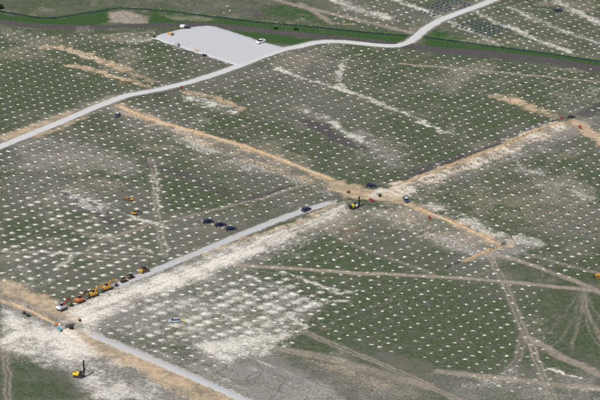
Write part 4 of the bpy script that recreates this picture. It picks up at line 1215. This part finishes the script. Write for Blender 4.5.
# ------------------------------------------------------------------ cars
def car(px_, py_, rz, label, paint_m, kind='suv', cat='car', roof_m=None, scale=1.0, group=None, z=0.0):
    x, y = at(px_, py_)
    t = empty({'suv': 'parked_car', 'pickup': 'pickup_truck', 'van': 'parked_van'}[kind], x, y, rz, label, cat, group, z)
    t.scale = (scale,) * 3
    W = 0.93
    if kind == 'van':
        body = [(-2.5, .35), (2.45, .35), (2.5, .8), (2.3, 1.15), (1.6, 1.3), (.95, 2.05), (-2.45, 2.1), (-2.55, 1.2)]
        glass = [(.9, 1.35), (1.62, 1.28), (.98, 1.98), (.55, 2.0)]
        side = [[(.35, 1.35), (1.4, 1.33), (.85, 1.95), (.35, 1.97)]]
    else:
        body = [(-2.3, .32), (2.25, .32), (2.35, .62), (2.25, .92), (1.15, 1.05), (-2.2, 1.08), (-2.38, .7)]
        glass = None
    bm = bmesh.new(); prism(bm, body, -W, W, .07, 0.08)
    b = finish('body', bm, paint_m, t)
    if kind == 'suv':
        bm = bmesh.new(); prism(bm, [(-2.15, 1.06), (1.15, 1.04), (.35, 1.62), (-1.75, 1.66)], -.86, .86, .05, .16); g = finish('cabin', bm, M['glass'], t)
        bm = bmesh.new(); prism(bm, [(-1.78, 1.63), (.35, 1.60), (.2, 1.70), (-1.65, 1.74)], -.74, .74, .04); finish('roof', bm, roof_m or paint_m, t)
        bm = bmesh.new()
        for s in (-1, 1):
            for xx in (-1.05, -.1):
                bx(bm, (xx, s * .79, 1.36), (.09, .10, .62))
        finish('door_pillar', bm, paint_m, g)
    elif kind == 'pickup':
        bm = bmesh.new(); prism(bm, [(-.75, 1.06), (1.2, 1.04), (.55, 1.68), (-.6, 1.72)], -.86, .86, .05, .15); finish('cabin', bm, M['glass'], t)
        bm = bmesh.new(); prism(bm, [(-.66, 1.68), (.56, 1.66), (.42, 1.76), (-.55, 1.79)], -.76, .76, .04); finish('roof', bm, roof_m or paint_m, t)
        bm = bmesh.new(); bx(bm, (-1.5, 0, 1.10), (1.3, 1.5, .06)); finish('load_bed', bm, M['charcoal'], t)
        bm = bmesh.new()
        for s in (-1, 1): bx(bm, (-1.5, s * .83, 1.24), (1.55, .10, .34), .02)
        bx(bm, (-2.22, 0, 1.24), (.1, 1.7, .34), .02)
        finish('bed_side', bm, paint_m, t)
    else:
        bm = bmesh.new(); prism(bm, [(.93, 1.98), (1.56, 1.26), (1.62, 1.30), (1.02, 2.02)], -.78, .78); finish('windscreen', bm, M['glass'], t)
        bm = bmesh.new()
        for s in (-1, 1): prism(bm, side[0], s * .905 - .012, s * .905 + .012)
        finish('window', bm, M['glass'], t)
    for sx in (-1.4, 1.42):
        for sy in (-.84, .84): wheel(t, sx, sy, .36, .24)
    for s in (-1, 1):
        bm = bmesh.new(); bx(bm, (2.26, s * .66, .78), (.16, .36, .16), .02); finish('headlight', bm, M['lamp'], t)
        bm = bmesh.new(); bx(bm, (-2.32 if kind != 'van' else -2.52, s * .78, .86), (.08, .18, .24), .02); finish('taillight', bm, M['red'], t)
        bm = bmesh.new(); bx(bm, (.85, s * 1.02, 1.1), (.14, .2, .16), .03); finish('wing_mirror', bm, paint_m, t)
    return t


E1 = excavator(62.5, 310.2, PHI, 'red boomed excavator with pale grey counterweight, lowest of the parked row', M['grey'], M['white'], M['red'], group='excavators parked in a row')
E2 = excavator(80.5, 302.6, PHI, 'orange backed excavator with rusty red boom behind the red boomed one', M['orange'], M['orange'], M['brown'], group='excavators parked in a row')
E3 = excavator(94, 296.6, PHI, 'yellow excavator directly ahead of the orange backed excavator', M['yellow'], M['yellow'], M['yellow'], group='excavators parked in a row')
E4 = excavator(107.5, 290.2, PHI, 'yellow excavator at the head of the row, next to the dark compact loaders', M['yellow'], M['yellow'], M['yellow'], group='excavators parked in a row')
loader(124, 282.8, PHI, 'dark compact loader with yellow lift arms next to the leading yellow excavator', M['charcoal'], M['yellow'], 1.05, 'compact loaders on the chalk strip')
loader(130.8, 279.2, PHI, 'dark compact loader with brown body, the farther of the dark pair', M['brown'], M['charcoal'], 1.05, 'compact loaders on the chalk strip')
loader(144, 273, PHI, 'yellow compact loader with black cab parked alone at the strip end', M['yellow'], M['charcoal'], 1.3, 'compact loaders on the chalk strip')
excavator(130, 199.6, PI - 0.15, 'orange yellow excavator with boom stretched low on the left green field', M['yellow'], M['yellow'], M['orange'], boom=((.6, 1.9), (2.0, 3.0), (3.9, 2.7)), stick=((3.9, 2.7), (5.6, 1.5)), scale=.58, group='excavators on the left field')
excavator(135, 213.6, PHI - .45, 'yellow excavator reaching right beside the pale chalk track', M['yellow'], M['yellow'], M['charcoal'], boom=((.6, 1.8), (2.0, 2.5), (3.9, 2.2)), stick=((3.9, 2.2), (5.4, 1.2)), scale=.64, group='excavators on the left field')
dozer(600.5, 277.3, PI + .12, 'yellow bulldozer with black cab at the right edge of the picture')
drill_rig(78.2, 377.6, -.28, 'bright yellow drilling rig with tall black mast in the lower left corner', M['bright_yellow'], 6.9, 4.6, M['charcoal'])
drill_rig(353.6, 209.5, .55, 'dark drilling rig with yellow panel and upright mast just below the crossing', M['charcoal'], 4.6, 5.4, M['white'])

car(208.3, 222.6, PHI - .42, 'navy blue parked car, leftmost of the three on reddish soil', M['navy'], group='navy cars parked on reddish soil')
car(220.3, 226.0, PHI - .42, 'navy blue parked car with paler windscreen, middle of the three on reddish soil', M['navy'], group='navy cars parked on reddish soil', roof_m=M['dark_blue'])
car(231.0, 230.2, PHI - .42, 'navy blue parked car, rightmost of the three and nearest the gravel strip', M['navy'], group='navy cars parked on reddish soil')
car(306.2, 211.8, PHI, 'dark blue grey car driving on the gravel strip below the crossing', M['dark_blue'], z=.19)
car(371.2, 187.3, .1, 'dark navy car at the top of the orange dirt crossing', M['navy'], scale=.95)
car(406.2, 202.2, -PI / 2 + .25, 'dark blue pickup with white roof right of the crossing', M['dark_blue'], 'pickup', 'pickup truck', M['white'], .95)
car(117.6, 116.8, -PI / 2 - .15, 'dark blue pickup with white roof below the main gravel road', M['dark_blue'], 'pickup', 'pickup truck', M['white'], .95)
car(174.2, 322.3, PI + .12, 'silver car with dark windscreen standing among large chalk heaps', M['silver'])
car(260.6, 43.2, PHI + PI, 'white pickup with dark windscreen on the upper edge of the gravel pad', M['white'], 'pickup', 'pickup truck', None, 1.15, z=.17)
car(558, 10.6, PHI + PI / 2 + .4, 'dark car on a pale chalk track in the top right field', M['navy'], scale=.95)
car(183.6, 27.8, .1, 'white van on the far corner of the gravel pad', M['white'], 'van', 'van', z=.17, scale=.75)
car(187.2, 28.6, .2, 'dark car beside the white van on the far corner of the pad', M['charcoal'], z=.17, scale=.75)
car(571.5, 118.2, .2, 'dark car with pale windows by the trench in the upper right', M['charcoal'], scale=.8)

# ------------------------------------------------------------------ person
def person(px_, py_, rz, label):
    x, y = at(px_, py_)
    t = empty('person', x, y, rz, label, 'person')
    P = {'pel': (0, 0, .95), 'ch': (.02, 0, 1.3), 'nk': (.02, 0, 1.47), 'hd': (.04, 0, 1.62), 'top': (.04, 0, 1.76), 'lk': (.05, .12, .5), 'la': (0, .13, .08), 'lt': (.17, .14, .04),
         'rk': (.02, -.12, .5), 'ra': (-.05, -.13, .08), 'rt': (.12, -.14, .04), 'ls': (.02, .2, 1.42), 'le': (0, .27, 1.13), 'lw': (.12, .25, .9), 'lh': (.17, .24, .8),
         'rs': (.02, -.2, 1.42), 're': (0, -.27, 1.13), 'rw': (.12, -.25, .9), 'rh': (.17, -.24, .8), 'lp': (0, .1, .9), 'rp': (0, -.1, .9)}
    Rr = {'pel': .15, 'ch': .17, 'nk': .065, 'hd': .105, 'top': .08, 'lp': .1, 'rp': .1, 'lk': .075, 'rk': .075, 'la': .055, 'ra': .055, 'lt': .04, 'rt': .04, 'ls': .075, 'rs': .075, 'le': .05, 're': .05, 'lw': .036, 'rw': .036, 'lh': .035, 'rh': .035}
    Ed = [('pel', 'ch'), ('ch', 'nk'), ('nk', 'hd'), ('hd', 'top'), ('pel', 'lp'), ('lp', 'lk'), ('lk', 'la'), ('la', 'lt'), ('pel', 'rp'), ('rp', 'rk'), ('rk', 'ra'), ('ra', 'rt'),
          ('ch', 'ls'), ('ls', 'le'), ('le', 'lw'), ('lw', 'lh'), ('ch', 'rs'), ('rs', 're'), ('re', 'rw'), ('rw', 'rh')]
    ks = list(P)
    me = bpy.data.meshes.new('figure')
    me.from_pydata([P[k] for k in ks], [(ks.index(a), ks.index(b)) for a, b in Ed], [])
    o = link('figure', me, M['trousers'], t)
    md = o.modifiers.new('skin', 'SKIN')
    for i, k in enumerate(ks):
        me.skin_vertices[0].data[i].radius = (Rr[k], Rr[k])
        me.skin_vertices[0].data[i].use_root = (k == 'pel')
    o.modifiers.new('sub', 'SUBSURF').levels = 1
    bm = bmesh.new()
    bx(bm, (.02, 0, 1.2), (.34, .5, .56), .1)
    for s in (-1, 1): cyl(bm, (.02, s * .2, 1.44), (0, s * .27, 1.12), .095, .08, 8)
    finish('vest', bm, M['vest'], t)
    bm = bmesh.new(); bmesh.ops.create_uvsphere(bm, u_segments=12, v_segments=8, radius=.15, matrix=Matrix.Translation((.04, 0, 1.72)))
    finish('helmet', bm, M['vest'], t, True)
    bm = bmesh.new(); bmesh.ops.create_uvsphere(bm, u_segments=10, v_segments=8, radius=.1, matrix=Matrix.Translation((.075, 0, 1.62))); bx(bm, (.18, 0, 1.61), (.04, .03, .05))
    finish('face', bm, M['skin'], t, True)
    t.scale = (1.05,) * 3
    return t


person(182.4, 322.2, PI, 'person in a hi-vis yellow vest and helmet behind the silver car')
person(184.0, 323.6, PI / 2, 'person in a hi-vis yellow vest, farther right of the silver car')

# ------------------------------------------------------------------ site goods
def drum(px_, py_, rz, label, flange, core_m, r=.95, w=.9, z=0.0):
    x, y = at(px_, py_)
    t = empty('cable_drum', x, y, rz, label, 'cable drum', 'cable drums by the trenches', z)
    for s in (-1, 1):
        bm = bmesh.new(); cyl(bm, (0, s * w / 2, r), (0, s * (w / 2 + .1), r), r, None, 18); finish('flange', bm, flange, t)
    bm = bmesh.new(); cyl(bm, (0, -w / 2, r), (0, w / 2, r), r * .72, None, 16); finish('cable_coil', bm, core_m, t)
    return t


drum(181.5, 88.5, .3, 'red cable drum by the trench under the main gravel road', M['pink_red'], M['red'], .6)
drum(371.0, 202.0, .4, 'pinkish red cable drum just right of the drilling rig at the crossing', M['pink_red'], M['pink_red'], .65)
drum(373.4, 202.6, .9, 'red cable drum right of the pinkish drum at the crossing', M['pink_red'], M['red'], .5)
drum(429.6, 219.6, .2, 'small dark red cable drum on the chalk right of the crossing', M['red'], M['pink_red'], .6)
drum(561.6, 119.2, .3, 'red cable drum beside the dark car in the upper right', M['pink_red'], M['red'], .6)
drum(579.8, 128.0, .3, 'bright red cable drum on the orange clay at the upper right edge', M['pink_red'], M['pink_red'], .65)
drum(348.4, 193.8, 1.2, 'brown cable drum on the orange clay left of the crossing', M['brown'], M['brown'], .7)
drum(71.6, 329.6, 1.2, 'black cable drum on the pale chalk of the lower left junction', M['charcoal'], M['rubber'], .95)
drum(79.5, 321.5, .6, 'small brown cable drum at the end of the dark trench', M['brown'], M['tan'], .6)


def crate(px_, py_, rz, s, label, mat, name='crate', cat='crate', group=None, z=0.0):
    x, y = at(px_, py_)
    t = empty(name, x, y, rz, label, cat, group, z)
    bm = bmesh.new(); bx(bm, (0, 0, s[2] / 2 + .12), s, .04); finish('box', bm, mat, t)
    bm = bmesh.new(); bx(bm, (0, 0, s[2] + .15), (s[0] * 1.05, s[1] * 1.05, .08), .02); finish('lid', bm, mat, t)
    bm = bmesh.new()
    for k in (-1, 0, 1): bx(bm, (0, k * s[1] * .38, .07), (s[0], .12, .14))
    finish('skid', bm, M['wood'], t)
    for k in (-1, 1):
        bm = bmesh.new(); bx(bm, (k * s[0] * .25, 0, s[2] * .55), (.09, s[1] + .05, s[2] * .9)); finish('strap', bm, M['charcoal'], t)
    return t


crate(57.2, 325.6, V_ROT, (1.5, .9, .8), 'salmon red crate at the foot of the orange clay line', M['orange'])
crate(59.6, 326.2, V_ROT, (1.0, .8, .7), 'white crate beside the salmon red crate', M['white'])
crate(58.4, 329.0, V_ROT, (1.4, .9, .6), 'light blue crate between the red and teal crates', M['sky_blue'])
crate(60.6, 330.6, V_ROT, (1.4, .9, .6), 'teal crate nearest the camera in the coloured cluster', M['teal'])
crate(24.4, 314.6, V_ROT + .4, (1.0, .8, 1.1), 'black crate, left of the dark pair on the grey ground', M['charcoal'])
crate(28.2, 316.6, V_ROT, (1.5, .9, .8), 'black crate, right of the dark pair on the grey ground', M['charcoal'])
crate(377.4, 195.4, .4, (1.4, 1.1, .6), 'pale crate on the ground right of the crossing', M['grey'])
crate(379.8, 197.4, .9, (.9, .9, .9), 'dark green crate behind the pale crate at the crossing', M['reed'])
crate(196.8, 51.0, V_ROT, (2.4, 1.1, .35), 'flat brown stack on the near edge of the gravel pad', M['tan'], 'pallet_stack', 'pallet stack', z=.17)
crate(204.6, 56.0, V_ROT, (2.4, 1.2, .7), 'dark stack at the near edge of the gravel pad', M['charcoal'], 'pallet_stack', 'pallet stack', z=.05)
crate(154.4, 37.6, .1, (1.8, 1.0, .6), 'dark stack at the left tip of the gravel pad', M['charcoal'], 'pallet_stack', 'pallet stack', z=.1)


def container(px_, py_, rz, s, label, mat, end_mat):
    x, y = at(px_, py_)
    t = empty('shipping_container', x, y, rz, label, 'container', 'containers on the gravel pad', .17)
    bm = bmesh.new(); bx(bm, (0, 0, s[2] / 2), s)
    n = int(s[0] / .3)
    for k in range(n):
        for q in (-1, 1): bx(bm, (-s[0] / 2 + (k + .5) * s[0] / n, q * (s[1] / 2 + .02), s[2] / 2), (s[0] / n * .5, .06, s[2] * .9))
    finish('body', bm, mat, t)
    bm = bmesh.new()
    for q in (-1, 1): bx(bm, (s[0] / 2 + .03, q * s[1] * .24, s[2] / 2), (.06, s[1] * .46, s[2] * .92), .01)
    d = finish('door', bm, end_mat, t)
    bm = bmesh.new()
    for q in (-.35, -.12, .12, .35): cyl(bm, (s[0] / 2 + .09, q * s[1], .1), (s[0] / 2 + .09, q * s[1], s[2] - .1), .03, None, 6)
    finish('lock_rod', bm, M['grey'], d)
    return t


container(170.6, 35.2, V_ROT, (2.9, 1.9, 1.3), 'tan container with dark end on the far edge of the pad', M['tan'], M['charcoal'])
container(177.2, 46.4, V_ROT + .2, (2.0, 1.6, 1.6), 'grey container on the near left edge of the pad', M['grey'], M['blue_steel'])

# blue-grey pile bundles laid out in rows beside the far road
def bundle_mesh():
    bm = bmesh.new()
    for a, b in ((-.3, .2), (0, .2), (.3, .2), (-.15, .46), (.15, .46)):
        bx(bm, (0, a, b), (1.6, .24, .24), .03)
    bx(bm, (-.7, 0, .05), (.12, .9, .1)); bx(bm, (.7, 0, .05), (.12, .9, .1))
    bmesh.ops.recalc_face_normals(bm, faces=bm.faces[:])
    me = bpy.data.meshes.new('pile_bundle')
    bm.to_mesh(me); bm.free()
    me.materials.append(M['blue_steel'])
    return me


BME = bundle_mesh()
for (x0, y0), nu, nv_, lb, gp in (((458, 26), 5, 8, 'blue grey steel bundle in the block right of the far gravel road', 'steel bundles right of the far road'),
                                  ((428, 7.2), 3, 7, 'blue grey steel bundle in the block left of the far gravel road', 'steel bundles left of the far road'),
                                  ((421, 12.2), 2, 6, 'blue grey steel bundle in the rows nearest the pale track', 'steel bundles by the pale track'),
                                  ((439, 2.2), 3, 7, 'blue grey steel bundle in the block at the top edge', 'steel bundles at the top edge')):
    bx0, by0 = at(x0, y0)
    for a in range(nu):
        for b in range(nv_):
            x = bx0 + EU[0] * a * 3.6 + EV[0] * b * 3.0 + RNG.uniform(-.3, .3)
            y = by0 + EU[1] * a * 3.6 + EV[1] * b * 3.0 + RNG.uniform(-.3, .3)
            if pdist((x, y), ROAD_MAIN) < 4 or RNG.random() < .1: continue
            o = bpy.data.objects.new('pile_bundle', BME)
            o.location = (x, y, float(gz(x, y)) + .02)
            o.rotation_euler = (0, 0, U_ROT + RNG.uniform(-.15, .15))
            C.objects.link(o)
            tag(o, lb, 'steel bundle', gp)

# ------------------------------------------------------------------ bushes by the creek
M['leaf'] = earth('leaf_green', (0.012, 0.028, 0.012), (0.03, 0.055, 0.02), None, .5, 2.0)
M['bark'] = earth('bark', (0.05, 0.04, 0.03), (0.09, 0.07, 0.05), None, .5, 4.0)


def bush(px_, py_, r_, h_, label):
    x, y = at(px_, py_)
    t = empty('bush', x, y, 0, label, 'bush', 'bushes by the creek')
    bm = bmesh.new()
    for k in range(5):
        a = k * 1.3
        cyl(bm, (0, 0, -.2), (math.cos(a) * r_ * .5, math.sin(a) * r_ * .5, h_ * .7), .08, .03, 6)
    finish('stem', bm, M['bark'], t)
    q = random.Random(int(px_ * 7 + 3))
    vv, ff = [], []
    for k in range(420):
        while True:
            p = Vector((q.uniform(-1, 1), q.uniform(-1, 1), q.uniform(-.9, 1)))
            if .35 < p.length < 1 + .2 * math.sin(4 * p.x + 3 * p.y): break
        c = Vector((p.x * r_, p.y * r_, h_ * .52 + p.z * h_ * .5))
        a = Vector((q.uniform(-1, 1), q.uniform(-1, 1), q.uniform(-.6, .6))).normalized() * .26
        b = Vector((q.uniform(-1, 1), q.uniform(-1, 1), q.uniform(-.6, .6))).normalized() * .2
        i = len(vv)
        vv += [c - a, c + b, c + a, c - b]
        ff.append((i, i + 1, i + 2, i + 3))
    me = bpy.data.meshes.new('foliage')
    me.from_pydata([tuple(v) for v in vv], [], ff)
    link('foliage', me, M['leaf'], t)


bush(0.8, 8.6, 1.6, 2.4, 'dark bush on the creek bank at the left edge of the picture')
bush(276, 29.2, 1.2, .9, 'low dark bush on the green verge between creek and ploughed band')
bush(296, 30.0, 1.3, .8, 'second low dark bush on the green verge, farther right')
